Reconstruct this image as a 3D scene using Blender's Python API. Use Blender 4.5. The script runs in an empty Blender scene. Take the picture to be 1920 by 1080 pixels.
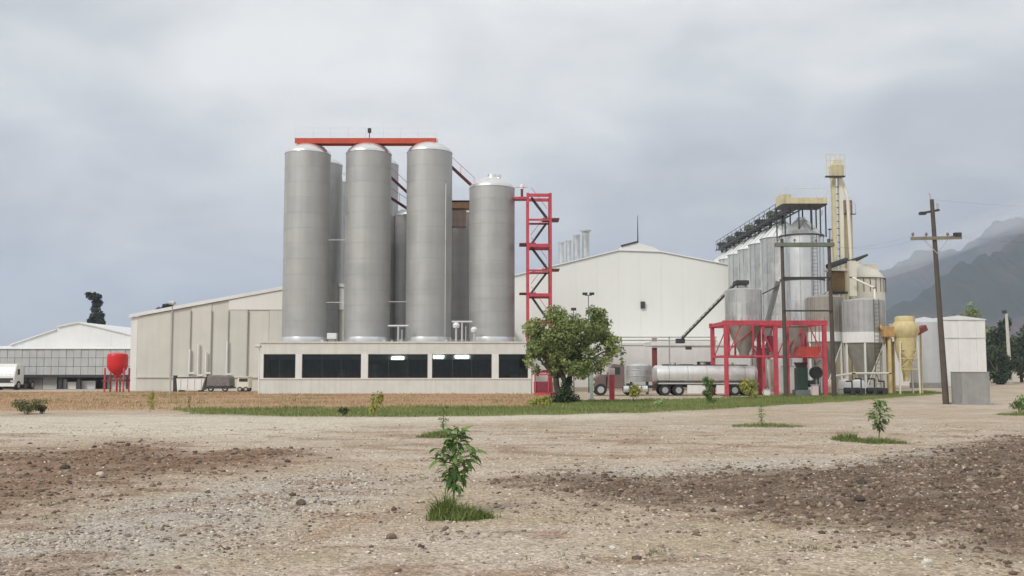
import bpy, bmesh, math, random
import numpy as np
from mathutils import Vector, Matrix

random.seed(7)
RNG = np.random.default_rng(11)
S = bpy.context.scene
COL = S.collection

# ------------------------------------------------------------------ camera
CAM_H, F_PX, TILT = 2.2, 1900.0, math.atan(0.08)
cam_d = bpy.data.cameras.new('camera'); cam_d.sensor_width = 36.0
cam_d.lens = 36.0 * F_PX / 1920.0
cam_d.clip_start = 0.2; cam_d.clip_end = 20000
cam = bpy.data.objects.new('camera', cam_d); COL.objects.link(cam)
cam.location = (0, 0, CAM_H); cam.rotation_euler = (math.pi / 2 + TILT, 0, 0)
S.camera = cam

# ------------------------------------------------------------------ sky, sun, exposure
SUN_EL, SUN_AZ = math.radians(41), math.radians(-140)      # azimuth measured from +Y towards +X
W = bpy.data.worlds.new('World'); S.world = W; W.use_nodes = True
OFF1, OFF2 = (14.07, 9.04, 14.50), (3.14, 4.76, 2.22)
def build_world():
    nt = W.node_tree; N = nt.nodes; L = nt.links; N.clear()
    out = N.new('ShaderNodeOutputWorld'); bg = N.new('ShaderNodeBackground')
    L.new(bg.outputs[0], out.inputs[0]); bg.inputs[1].default_value = 1.0
    sky = N.new('ShaderNodeTexSky'); sky.sky_type = 'NISHITA'; sky.sun_disc = False
    sky.sun_elevation = SUN_EL; sky.sun_rotation = SUN_AZ
    sk = N.new('ShaderNodeMixRGB'); sk.blend_type = 'MULTIPLY'; sk.inputs[0].default_value = 1
    L.new(sky.outputs[0], sk.inputs[1]); sk.inputs[2].default_value = (0.10, 0.10, 0.10, 1)
    tc = N.new('ShaderNodeTexCoord'); sep = N.new('ShaderNodeSeparateXYZ'); L.new(tc.outputs['Generated'], sep.inputs[0])
    def math_n(op, a, b=None, clamp=False):
        m = N.new('ShaderNodeMath'); m.operation = op; m.use_clamp = clamp
        for i, v in enumerate((a, b)):
            if v is None: continue
            if isinstance(v, (int, float)): m.inputs[i].default_value = v
            else: L.new(v, m.inputs[i])
        return m.outputs[0]
    zc = math_n('MAXIMUM', sep.outputs[2], 0.0)
    den = math_n('ADD', zc, 0.38)
    u = math_n('DIVIDE', sep.outputs[0], den); v = math_n('DIVIDE', sep.outputs[1], den)
    cmb = N.new('ShaderNodeCombineXYZ'); L.new(u, cmb.inputs[0]); L.new(v, cmb.inputs[1])
    L.new(math_n('MULTIPLY', zc, 2.6), cmb.inputs[2])
    def noise(scale, detail, rough, off, dist=0.0):
        mp = N.new('ShaderNodeMapping'); mp.inputs['Location'].default_value = off; L.new(cmb.outputs[0], mp.inputs[0])
        n = N.new('ShaderNodeTexNoise'); n.inputs['Scale'].default_value = scale; n.inputs['Detail'].default_value = detail
        n.inputs['Roughness'].default_value = rough; n.inputs['Distortion'].default_value = dist
        L.new(mp.outputs[0], n.inputs['Vector']); return n.outputs[0]
    big = noise(1.25, 3, 0.45, OFF1, 0.2)
    med = noise(3.4, 8, 0.55, OFF2, 0.35)
    mix = math_n('ADD', math_n('MULTIPLY', big, 0.66), math_n('MULTIPLY', med, 0.34))
    cr = N.new('ShaderNodeValToRGB'); L.new(mix, cr.inputs[0]); e = cr.color_ramp.elements
    e[0].position = 0.40; e[0].color = (0.39, 0.405, 0.415, 1)
    e[1].position = 0.59; e[1].color = (0.645, 0.645, 0.625, 1)
    m1 = cr.color_ramp.elements.new(0.47); m1.color = (0.475, 0.488, 0.495, 1)
    m2 = cr.color_ramp.elements.new(0.54); m2.color = (0.575, 0.58, 0.57, 1)
    # thicker, bluer cloud low over the horizon
    lo = N.new('ShaderNodeMapRange'); lo.inputs[1].default_value = 0.02; lo.inputs[2].default_value = 0.29
    lo.inputs[3].default_value = 0.95; lo.inputs[4].default_value = 0.0; L.new(zc, lo.inputs[0]); lo.interpolation_type = 'SMOOTHSTEP'
    wob = math_n('MULTIPLY', lo.outputs[0], math_n('ADD', math_n('MULTIPLY', med, -1.6), 1.8), True)
    mh = N.new('ShaderNodeMixRGB'); L.new(wob, mh.inputs[0]); L.new(cr.outputs[0], mh.inputs[1]); mh.inputs[2].default_value = (0.22, 0.238, 0.262, 1)
    fin = N.new('ShaderNodeMixRGB'); fin.inputs[0].default_value = 0.96; L.new(sk.outputs[0], fin.inputs[1]); L.new(mh.outputs[0], fin.inputs[2])
    L.new(fin.outputs[0], bg.inputs[0])
build_world()
sun_d = bpy.data.lights.new('sun', 'SUN'); sun_d.energy = 1.5; sun_d.angle = math.radians(14); sun_d.color = (1, 0.96, 0.9)
sun = bpy.data.objects.new('sun', sun_d); COL.objects.link(sun)
sd = Vector((math.sin(SUN_AZ) * math.cos(SUN_EL), math.cos(SUN_AZ) * math.cos(SUN_EL), math.sin(SUN_EL)))
sun.rotation_euler = (-sd).to_track_quat('-Z', 'Y').to_euler(); sun.location = sd * 200
S.view_settings.view_transform = 'Standard'; S.view_settings.look = 'None'
S.view_settings.exposure = 0.56; S.view_settings.gamma = 1.0; S.view_settings.use_curve_mapping = False
S.cycles.max_bounces = 6; S.cycles.transparent_max_bounces = 12; S.cycles.volume_bounces = 2

# ------------------------------------------------------------------ measuring: photo pixel + distance -> metres
CT, ST = math.cos(TILT), math.sin(TILT)
def P(px, py, Y):
    u = (px - 960) / F_PX; v = (540 - py) / F_PX
    t = Y / (CT - v * ST)
    return u * t, CAM_H + t * (ST + v * CT)
def PX(px, Y, py=692): return P(px, py, Y)[0]
def PZ(py, Y): return P(960, py, Y)[1]
def G(px, py):                       # point on flat ground
    u = (px - 960) / F_PX; v = (540 - py) / F_PX
    t = -CAM_H / (ST + v * CT)
    return u * t, t * (CT - v * ST)

# ------------------------------------------------------------------ noise
def _h(ix, iy, s):
    n = (ix.astype(np.int64) * 374761393 + iy.astype(np.int64) * 668265263 + s * 982451653) & 0x7fffffff
    n = ((n ^ (n >> 13)) * 1274126177) & 0x7fffffff
    n = n ^ (n >> 16)
    return (n & 0xffff) / 65535.0
def vnoise(x, y, s=0):
    x = np.asarray(x, float); y = np.asarray(y, float)
    ix = np.floor(x); iy = np.floor(y); fx = x - ix; fy = y - iy
    fx = fx * fx * (3 - 2 * fx); fy = fy * fy * (3 - 2 * fy)
    a = _h(ix, iy, s); b = _h(ix + 1, iy, s); c = _h(ix, iy + 1, s); d = _h(ix + 1, iy + 1, s)
    return (a * (1 - fx) + b * fx) * (1 - fy) + (c * (1 - fx) + d * fx) * fy
def fbm(x, y, s=0, o=4, g=0.5):
    r = 0; a = 1; t = 0
    for k in range(o):
        r = r + a * vnoise(np.asarray(x) * 2 ** k, np.asarray(y) * 2 ** k, s + 17 * k); t += a; a *= g
    return r / t

# ------------------------------------------------------------------ materials
MATS = {}
def mat(name, col, rough=0.7, metal=0.0, var=0.12, scale=1.2, streak=0.0, bump=0.0, bscale=20, spec=0.5, dirt=None, wave=None):
    """paint/metal/stone with uneven colour, vertical streaks and fine relief"""
    if name in MATS: return MATS[name]
    m = bpy.data.materials.new(name); m.use_nodes = True; nt = m.node_tree; N = nt.nodes; L = nt.links
    b = N['Principled BSDF']; b.inputs['Roughness'].default_value = rough; b.inputs['Metallic'].default_value = metal
    b.inputs['Specular IOR Level'].default_value = spec
    g = N.new('ShaderNodeNewGeometry')
    n1 = N.new('ShaderNodeTexNoise'); n1.inputs['Scale'].default_value = scale; n1.inputs['Detail'].default_value = 6; n1.inputs['Roughness'].default_value = 0.65
    L.new(g.outputs['Position'], n1.inputs['Vector'])
    r1 = N.new('ShaderNodeMapRange'); r1.inputs[1].default_value = 0.3; r1.inputs[2].default_value = 0.7
    r1.inputs[3].default_value = 1 - var; r1.inputs[4].default_value = 1 + var; L.new(n1.outputs[0], r1.inputs[0])
    hs = N.new('ShaderNodeHueSaturation'); hs.inputs['Color'].default_value = (*col, 1); L.new(r1.outputs[0], hs.inputs['Value'])
    last = hs.outputs[0]
    if streak > 0:
        mp = N.new('ShaderNodeMapping'); mp.inputs['Scale'].default_value = (3.2, 3.2, 0.12); L.new(g.outputs['Position'], mp.inputs[0])
        n2 = N.new('ShaderNodeTexNoise'); n2.inputs['Scale'].default_value = 1.0; n2.inputs['Detail'].default_value = 5; L.new(mp.outputs[0], n2.inputs['Vector'])
        r2 = N.new('ShaderNodeMapRange'); r2.inputs[1].default_value = 0.42; r2.inputs[2].default_value = 0.68; r2.inputs[3].default_value = 0; r2.inputs[4].default_value = streak
        L.new(n2.outputs[0], r2.inputs[0])
        mx = N.new('ShaderNodeMixRGB'); L.new(r2.outputs[0], mx.inputs[0]); L.new(last, mx.inputs[1])
        mx.inputs[2].default_value = (*(dirt or [c * 0.45 for c in col]), 1); last = mx.outputs[0]
    L.new(last, b.inputs['Base Color'])
    r3 = N.new('ShaderNodeMapRange'); r3.inputs[3].default_value = max(0.03, rough - 0.12); r3.inputs[4].default_value = min(1, rough + 0.12); L.new(n1.outputs[0], r3.inputs[0]); L.new(r3.outputs[0], b.inputs['Roughness'])
    if bump > 0:
        n3 = N.new('ShaderNodeTexNoise'); n3.inputs['Scale'].default_value = bscale; n3.inputs['Detail'].default_value = 4; L.new(g.outputs['Position'], n3.inputs['Vector'])
        bp = N.new('ShaderNodeBump'); bp.inputs['Strength'].default_value = bump; bp.inputs['Distance'].default_value = 0.02; L.new(n3.outputs[0], bp.inputs['Height']); L.new(bp.outputs[0], b.inputs['Normal'])
    MATS[name] = m; return m
def add_plates(m, nseg, zstep, amt):
    """steel courses: every rolled plate a slightly different tone and finish"""
    N = m.node_tree.nodes; L = m.node_tree.links; b = N['Principled BSDF']; tc = N.new('ShaderNodeTexCoord'); sp = N.new('ShaderNodeSeparateXYZ'); L.new(tc.outputs['Object'], sp.inputs[0])
    def mt(op, a, c=None):
        q = N.new('ShaderNodeMath'); q.operation = op
        for i, v in enumerate((a, c)):
            if v is None: continue
            if isinstance(v, (int, float)): q.inputs[i].default_value = v
            else: L.new(v, q.inputs[i])
        return q.outputs[0]
    row = mt('FLOOR', mt('DIVIDE', sp.outputs[2], zstep)); ang = mt('ADD', mt('MULTIPLY', mt('ARCTAN2', sp.outputs[1], sp.outputs[0]), nseg / 6.2832), mt('MULTIPLY', row, 0.37))
    cb = N.new('ShaderNodeCombineXYZ'); L.new(mt('FLOOR', ang), cb.inputs[0]); L.new(row, cb.inputs[1]); oi = N.new('ShaderNodeObjectInfo'); L.new(oi.outputs['Random'], cb.inputs[2])
    wn = N.new('ShaderNodeTexWhiteNoise'); L.new(cb.outputs[0], wn.inputs['Vector'])
    r = N.new('ShaderNodeMapRange'); r.inputs[3].default_value = 1 - amt; r.inputs[4].default_value = 1 + amt; L.new(wn.outputs['Value'], r.inputs[0])
    src = b.inputs['Base Color'].links[0].from_socket; hs = N.new('ShaderNodeHueSaturation'); L.new(src, hs.inputs['Color']); L.new(r.outputs[0], hs.inputs['Value']); L.new(hs.outputs[0], b.inputs['Base Color'])
    rs = b.inputs['Roughness'].links[0].from_socket; ad = N.new('ShaderNodeMath'); L.new(rs, ad.inputs[0]); r2 = N.new('ShaderNodeMapRange'); r2.inputs[3].default_value = -.07; r2.inputs[4].default_value = .07; L.new(wn.outputs['Value'], r2.inputs[0]); L.new(r2.outputs[0], ad.inputs[1]); L.new(ad.outputs[0], b.inputs['Roughness'])
def leaf_mat(name, dark, light, trans=0.25, rough=0.55):
    if name in MATS: return MATS[name]
    m = bpy.data.materials.new(name); m.use_nodes = True; nt = m.node_tree; N = nt.nodes; L = nt.links
    b = N['Principled BSDF']; b.inputs['Roughness'].default_value = rough; b.inputs['Specular IOR Level'].default_value = 0.35
    at = N.new('ShaderNodeAttribute'); at.attribute_name = 'tone'
    cr = N.new('ShaderNodeValToRGB'); cr.color_ramp.elements[0].color = (*dark, 1); cr.color_ramp.elements[1].color = (*light, 1)
    L.new(at.outputs['Fac'], cr.inputs[0]); L.new(cr.outputs[0], b.inputs['Base Color'])
    tr = N.new('ShaderNodeBsdfTranslucent'); L.new(cr.outputs[0], tr.inputs[0])
    ms = N.new('ShaderNodeMixShader'); ms.inputs[0].default_value = trans; L.new(b.outputs[0], ms.inputs[1]); L.new(tr.outputs[0], ms.inputs[2])
    L.new(ms.outputs[0], N['Material Output'].inputs[0])
    MATS[name] = m; return m
def tone_mat(name, rough=0.9, spec=0.2, bump=0.3):
    """colour straight from a per-piece colour attribute (stones, soil clods)"""
    m = bpy.data.materials.new(name); m.use_nodes = True; nt = m.node_tree; N = nt.nodes; L = nt.links
    b = N['Principled BSDF']; b.inputs['Roughness'].default_value = rough; b.inputs['Specular IOR Level'].default_value = spec
    at = N.new('ShaderNodeAttribute'); at.attribute_name = 'soil'; L.new(at.outputs['Color'], b.inputs['Base Color'])
    MATS[name] = m; return m

STEEL = mat('brushed_steel', (0.47, 0.475, 0.465), 0.56, 0.50, 0.06, 0.6, 0.10); add_plates(STEEL, 5, 1.53, 0.05)
STEEL_B = mat('bright_steel', (0.80, 0.80, 0.79), 0.30, 0.80, 0.04, 0.8)
GALV = mat('galvanised_steel', (0.60, 0.61, 0.60), 0.42, 0.75, 0.12, 1.4, 0.18); add_plates(GALV, 8, 1.1, 0.08)
SHINY = mat('polished_steel', (0.84, 0.85, 0.85), 0.34, 0.95, 0.05, 0.8, 0.10)
ROOFW = mat('white_roof_sheet', (0.78, 0.79, 0.78), 0.5, 0.0, 0.05, 0.4, 0.08)
CREAM = mat('cream_cladding', (0.81, 0.805, 0.765), 0.65, 0.0, 0.025, 0.2, 0.035)
BEIGE = mat('beige_cladding', (0.65, 0.645, 0.585), 0.65, 0.0, 0.05, 0.4, 0.10)
BEIGEP = mat('pink_beige_cladding', (0.68, 0.66, 0.60), 0.65, 0.0, 0.05, 0.4, 0.10)
PLASTER = mat('grey_white_plaster', (0.70, 0.695, 0.655), 0.8, 0.0, 0.07, 0.9, 0.14, 0.15, 12)
WHITEP = mat('white_paint', (0.80, 0.80, 0.78), 0.5, 0.0, 0.05, 0.8, 0.10)
GREYP = mat('grey_translucent_sheet', (0.50, 0.515, 0.515), 0.5, 0.0, 0.08, 0.9, 0.15)
RED = mat('red_oxide_paint', (0.56, 0.065, 0.095), 0.65, 0.0, 0.24, 2.2, 0.4, dirt=(0.30, 0.05, 0.06))
ORANGE = mat('orange_red_paint', (0.56, 0.075, 0.03), 0.55, 0.0, 0.15, 1.5, 0.25, dirt=(0.3, 0.05, 0.03))
BRIGHTRED = mat('signal_red_paint', (0.66, 0.015, 0.02), 0.4, 0.0, 0.06, 1.0)
DKRED = mat('dark_red_steel', (0.20, 0.045, 0.045), 0.7, 0.0, 0.2, 2)
DKMETAL = mat('dark_metal', (0.055, 0.055, 0.055), 0.6, 0.3, 0.25, 2)
BLACK = mat('black_rubber', (0.02, 0.02, 0.02), 0.75, 0.0, 0.2, 3)
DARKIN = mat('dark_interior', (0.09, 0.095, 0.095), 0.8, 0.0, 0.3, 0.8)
WOOD = mat('weathered_pole_wood', (0.10, 0.08, 0.065), 0.85, 0.0, 0.2, 2, 0.3, 0.3, 30)
WOODARM = mat('pale_crossarm_wood', (0.23, 0.20, 0.15), 0.85, 0.0, 0.2, 2, 0.2)
YELLOW = mat('pale_yellow_paint', (0.64, 0.58, 0.37), 0.55, 0.0, 0.12, 1.2, 0.25, dirt=(0.3, 0.22, 0.10))
OCHRE = mat('rusty_orange_paint', (0.50, 0.30, 0.12), 0.7, 0.0, 0.25, 2, 0.3, dirt=(0.2, 0.08, 0.03))
CREAMP = mat('cream_paint', (0.76, 0.73, 0.62), 0.55, 0.0, 0.06, 0.6, 0.2, dirt=(0.5, 0.44, 0.30))
CONC = mat('grey_concrete', (0.33, 0.325, 0.31), 0.9, 0.0, 0.15, 1.5, 0.2, 0.4, 18)
GREENM = mat('green_grey_metal', (0.16, 0.19, 0.14), 0.6, 0.2, 0.2, 2)
BARK = mat('bark', (0.085, 0.07, 0.05), 0.9, 0.0, 0.3, 4, 0.2, 0.5, 25)
TAN = mat('brownish_grey_sheet', (0.38, 0.35, 0.31), 0.6, 0.4, 0.15, 1.5, 0.2)
DKGREEN = mat('dark_green_paint', (0.03, 0.07, 0.05), 0.5, 0.0, 0.15, 2)
def glass_mat():
    m = bpy.data.materials.new('window_glass'); m.use_nodes = True; N = m.node_tree.nodes; L = m.node_tree.links
    N.remove(N['Principled BSDF'])
    t = N.new('ShaderNodeBsdfTransparent'); t.inputs[0].default_value = (0.48, 0.52, 0.50, 1)
    g = N.new('ShaderNodeBsdfGlossy'); g.inputs[0].default_value = (0.9, 0.95, 0.95, 1); g.inputs[1].default_value = 0.03
    fr = N.new('ShaderNodeFresnel'); fr.inputs[0].default_value = 1.5
    ms = N.new('ShaderNodeMixShader'); L.new(fr.outputs[0], ms.inputs[0]); L.new(t.outputs[0], ms.inputs[1]); L.new(g.outputs[0], ms.inputs[2])
    L.new(ms.outputs[0], N['Material Output'].inputs[0]); return m
GLASS = glass_mat()
DGLASS = mat('dark_vehicle_glass', (0.02, 0.03, 0.035), 0.08, 0.0, 0.1, 1, spec=0.8)
def lamp_mat(name, col, e):
    m = bpy.data.materials.new(name); m.use_nodes = True; b = m.node_tree.nodes['Principled BSDF']
    b.inputs['Base Color'].default_value = (*col, 1); b.inputs['Emission Color'].default_value = (*col, 1); b.inputs['Emission Strength'].default_value = e; return m
TUBEL = lamp_mat('fluorescent_light', (1, 0.99, 0.95), 9)

# ------------------------------------------------------------------ mesh helpers
def wloc(o):
    v = Vector((0, 0, 0))
    while o is not None: v = v + o.location; o = o.parent
    return v
class MB:
    def __init__(s): s.v = []; s.f = []
    def add(s, vs, fs):
        o = len(s.v); s.v += [tuple(p) for p in vs]; s.f += [tuple(i + o for i in f) for f in fs]; return s
    def box(s, x0, x1, y0, y1, z0, z1):
        return s.add([(x0, y0, z0), (x1, y0, z0), (x1, y1, z0), (x0, y1, z0), (x0, y0, z1), (x1, y0, z1), (x1, y1, z1), (x0, y1, z1)],
                     [(0, 3, 2, 1), (4, 5, 6, 7), (0, 1, 5, 4), (1, 2, 6, 5), (2, 3, 7, 6), (3, 0, 4, 7)])
    def beam(s, p, q, w, h=None, up=(0, 0, 1)):
        h = h or w; p = Vector(p); q = Vector(q); d = (q - p).normalized(); up = Vector(up)
        if abs(d.dot(up)) > 0.98: up = Vector((0, 1, 0))
        a = d.cross(up).normalized() * w / 2; b = a.cross(d).normalized() * h / 2
        return s.add([p - a - b, p + a - b, p + a + b, p - a + b, q - a - b, q + a - b, q + a + b, q - a + b],
                     [(0, 3, 2, 1), (4, 5, 6, 7), (0, 1, 5, 4), (1, 2, 6, 5), (2, 3, 7, 6), (3, 0, 4, 7)])
    def cyl(s, p, q, r0, r1=None, n=12, caps=True):
        r1 = r0 if r1 is None else r1; p = Vector(p); q = Vector(q); d = (q - p).normalized()
        up = Vector((0, 0, 1)) if abs(d.z) < 0.98 else Vector((1, 0, 0))
        a = d.cross(up).normalized(); b = d.cross(a).normalized(); vs = []
        for c, r in ((p, r0), (q, r1)):
            for k in range(n):
                t = 2 * math.pi * k / n; vs.append(c + a * math.cos(t) * r + b * math.sin(t) * r)
        fs = [(k, n + k, n + (k + 1) % n, (k + 1) % n) for k in range(n)]
        if caps: fs += [tuple(range(n)), tuple(range(2 * n - 1, n - 1, -1))]
        return s.add(vs, fs)
    def tube(s, pts, r, n=8):
        for a, b in zip(pts[:-1], pts[1:]): s.cyl(a, b, r, r, n)
        return s
    def lathe(s, prof, cx, cy, n=40, cap=False):
        vs = []; fs = []
        for r, z in prof:
            for k in range(n):
                t = 2 * math.pi * k / n; vs.append((cx + r * math.cos(t), cy + r * math.sin(t), z))
        for i in range(len(prof) - 1):
            for k in range(n):
                k2 = (k + 1) % n; fs.append((i * n + k, i * n + k2, (i + 1) * n + k2, (i + 1) * n + k))
        if cap:
            fs.append(tuple(range(n - 1, -1, -1))); fs.append(tuple(range((len(prof) - 1) * n, len(prof) * n)))
        return s.add(vs, fs)
    def prism(s, poly, y0, y1):            # poly in (x, z), pushed from y0 to y1
        n = len(poly)
        return s.add([(x, y0, z) for x, z in poly] + [(x, y1, z) for x, z in poly],
                     [tuple(range(n)), tuple(range(2 * n - 1, n - 1, -1))] + [(i, n + i, n + (i + 1) % n, (i + 1) % n) for i in range(n)])
    def prism_x(s, poly, x0, x1):          # poly in (y, z), pushed along x
        n = len(poly)
        return s.add([(x0, y, z) for y, z in poly] + [(x1, y, z) for y, z in poly],
                     [tuple(range(n)), tuple(range(2 * n - 1, n - 1, -1))] + [(i, n + i, n + (i + 1) % n, (i + 1) % n) for i in range(n)])
    def build(s, name, m, parent=None, smooth=False, bevel=0.0):
        o0 = wloc(parent) if parent is not None else None
        me = bpy.data.meshes.new(name)
        vs = s.v if o0 is None else [(x - o0.x, y - o0.y, z - o0.z) for x, y, z in s.v]
        me.from_pydata(vs, [], s.f)
        bm = bmesh.new(); bm.from_mesh(me); bmesh.ops.recalc_face_normals(bm, faces=bm.faces); bm.to_mesh(me); bm.free()
        me.materials.append(m)
        if smooth:
            me.shade_smooth(); me.set_sharp_from_angle(angle=math.radians(35))
        o = bpy.data.objects.new(name, me); COL.objects.link(o)
        if parent is not None: o.parent = parent
        if bevel > 0:
            md = o.modifiers.new('edge', 'BEVEL'); md.width = bevel; md.segments = 2; md.limit_method = 'ANGLE'
        return o
def tag(o, label=None, cat=None, group=None, kind=None):
    if label: o['label'] = label
    if cat: o['category'] = cat
    if group: o['group'] = group
    if kind: o['kind'] = kind
    return o
def thing(name, label, cat, loc=(0, 0, 0), group=None):
    o = bpy.data.objects.new(name, None); o.empty_display_size = 0.3; COL.objects.link(o); o.location = loc
    return tag(o, label, cat, group)
def dup(o, parent=None, loc=None):
    c = o.copy(); COL.objects.link(c); c.parent = parent
    if loc is not None: c.location = loc
    for ch in list(o.children): dup(ch, c)
    return c
def raw_mesh(name, V, F, m, parent=None, attr=None, tone=None, loc=None):
    """fast mesh from numpy arrays; F is (n,3) or (n,4)"""
    me = bpy.data.meshes.new(name); V = np.asarray(V, np.float32); F = np.asarray(F, np.int32); k = F.shape[1]
    me.vertices.add(len(V)); me.vertices.foreach_set('co', V.ravel())
    me.loops.add(F.size); me.loops.foreach_set('vertex_index', F.ravel())
    me.polygons.add(len(F)); me.polygons.foreach_set('loop_start', np.arange(0, F.size, k, dtype=np.int32))
    me.update(calc_edges=True)
    if attr is not None:
        a = me.color_attributes.new('soil', 'FLOAT_COLOR', 'POINT')
        a.data.foreach_set('color', np.concatenate([attr, np.ones((len(attr), 1))], 1).astype(np.float32).ravel())
    if tone is not None:
        a = me.attributes.new('tone', 'FLOAT', 'POINT'); a.data.foreach_set('value', np.asarray(tone, np.float32))
    me.materials.append(m)
    o = bpy.data.objects.new(name, me); COL.objects.link(o)
    if parent is not None: o.parent = parent
    if loc is not None: o.location = loc
    return o

# ================================================================== THE SETTING
# ---- soil patches, outlined on the ground in metres
def poly_m(pts): return np.array([G(*p) for p in pts])
PATCH_BROWN = poly_m([(-120, 856), (120, 842), (210, 829), (390, 845), (560, 838), (640, 852), (490, 872), (340, 892), (250, 908), (150, 938), (40, 965), (-160, 990)])
PATCH_DARK = poly_m([(965, 903), (1080, 886), (1250, 896), (1400, 884), (1600, 874), (1740, 852), (1850, 826), (2050, 800), (2150, 1020), (1960, 1045), (1850, 1035), (1700, 1002), (1500, 972), (1380, 962), (1200, 950), (1050, 936)])
PATCH_PALE = poly_m([(-300, 786), (300, 778), (600, 783), (1050, 776), (1400, 773), (1040, 787), (700, 799), (500, 818), (-300, 822)])
PATCH_GREY = poly_m([(-60, 1010), (180, 962), (430, 905), (640, 880), (760, 905), (640, 950), (420, 1010), (260, 1060), (60, 1140), (-300, 1140)])
PATCH_STRIP = poly_m([(1060, 884), (1250, 868), (1500, 862), (1720, 850), (1780, 838), (1800, 852), (1680, 872), (1450, 884), (1260, 894), (1100, 892)])
PATCH_GREEN = poly_m([(330, 767), (620, 765), (1000, 762), (1060, 752), (1330, 748), (1500, 740), (1740, 733), (1770, 738), (1600, 752), (1400, 764), (1200, 774), (1000, 779), (760, 782), (560, 781), (360, 776)])
PATCH_DRY = poly_m([(-500, 734), (240, 735), (490, 735), (1000, 736), (1045, 745), (1020, 763), (700, 768), (340, 769), (-500, 772)])
def sdf(poly, x, y):
    """signed distance (inside positive) to a polygon"""
    d = np.full(x.shape, 1e9); ins = np.zeros(x.shape, bool); n = len(poly)
    for i in range(n):
        a = poly[i]; b = poly[(i + 1) % n]; ex, ey = b - a
        wx = x - a[0]; wy = y - a[1]; t = np.clip((wx * ex + wy * ey) / (ex * ex + ey * ey), 0, 1)
        d = np.minimum(d, np.hypot(wx - ex * t, wy - ey * t))
        c = ((a[1] > y) != (b[1] > y)) & (x < (b[0] - a[0]) * (y - a[1]) / (b[1] - a[1] + 1e-12) + a[0]); ins ^= c
    return np.where(ins, d, -d)
def mask(poly, x, y, soft, wob, s, rag=0.0):
    d = sdf(poly, x, y) + (fbm(x / (wob * 1.6), y / (wob * 1.6), s, 4) - 0.5) * 2 * wob + (fbm(x / .45, y / .35, s + 90, 3) - 0.5) * rag
    t = np.clip(d / soft * 0.5 + 0.5, 0, 1); return t * t * (3 - 2 * t)
def soil(x, y):
    """masks of every kind of soil at ground points"""
    return dict(brown=mask(PATCH_BROWN, x, y, 1.6, 1.3, 3, 1.6), dark=mask(PATCH_DARK, x, y, 1.3, 0.9, 5, 1.8), pale=mask(PATCH_PALE, x, y, 2.5, 2.0, 7),
                grey=mask(PATCH_GREY, x, y, 1.2, 0.9, 9, 1.2), strip=mask(PATCH_STRIP, x, y, 1.2, 1.0, 11, 1.2),
                green=mask(PATCH_GREEN, x, y, 0.6, 0.7, 13), dry=mask(PATCH_DRY, x, y, 1.2, 1.0, 15))
TRACKS = [poly_m(t) for t in ([(560, 866), (800, 862), (1050, 859), (1300, 853), (1560, 848), (1720, 838), (1950, 822)], [(560, 846), (800, 847), (1050, 845), (1300, 841), (1560, 834), (1750, 826), (1950, 812)],
                              [(-100, 1010), (120, 985), (330, 955), (560, 915), (760, 900), (1000, 897)], [(300, 1120), (480, 1040), (640, 985), (860, 945), (1100, 925)])]
def tracks(x, y):
    d = np.full(x.shape, 1e9)
    for tr in TRACKS:
        for a, b in zip(tr[:-1], tr[1:]):
            e = b - a; t = np.clip(((x - a[0]) * e[0] + (y - a[1]) * e[1]) / (e @ e), 0, 1); d = np.minimum(d, np.hypot(x - a[0] - e[0] * t, y - a[1] - e[1] * t))
    d = d + (fbm(x / .8, y / .8, 71, 3) - .5) * .5
    return np.clip(1 - np.abs(d) / .34, 0, 1) * np.clip((fbm(x / 2.2, y / 1.6, 73, 3) - .32) * 4, 0, 1)
def gz(x, y, m=None):
    x = np.asarray(x, float); y = np.asarray(y, float)
    near = np.clip((70 - y) / 30, 0, 1) * np.clip((90 - np.abs(x)) / 30, 0, 1)
    h = (fbm(x / 3.1, y / 3.1, 21, 3) - 0.5) * 0.10 + (fbm(x / 0.55, y / 0.55, 22, 3) - 0.5) * 0.035
    if m is None: m = soil(x, y)
    h = h + m['dark'] * (0.04 + (fbm(x / 0.35, y / 0.35, 25, 3) - 0.5) * 0.12) + m['brown'] * (0.03 + (fbm(x / 0.5, y / 0.5, 26, 3) - 0.5) * 0.08)
    h = h - .035 * tracks(x, y)
    return h * near
def gz1(x, y): return float(gz(np.array([x]), np.array([y]))[0])
C_TAN = np.array((0.47, 0.38, 0.285)); C_PINK = np.array((0.53, 0.445, 0.36)); C_BROWN = np.array((0.235, 0.145, 0.092)); C_DARK = np.array((0.155, 0.109, 0.079))
C_PALE = np.array((0.62, 0.55, 0.45)); C_GREY = np.array((0.45, 0.41, 0.36)); C_GREEN = np.array((0.20, 0.215, 0.085)); C_DRY = np.array((0.47, 0.32, 0.195)); C_YEL = np.array((0.42, 0.345, 0.235))
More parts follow.
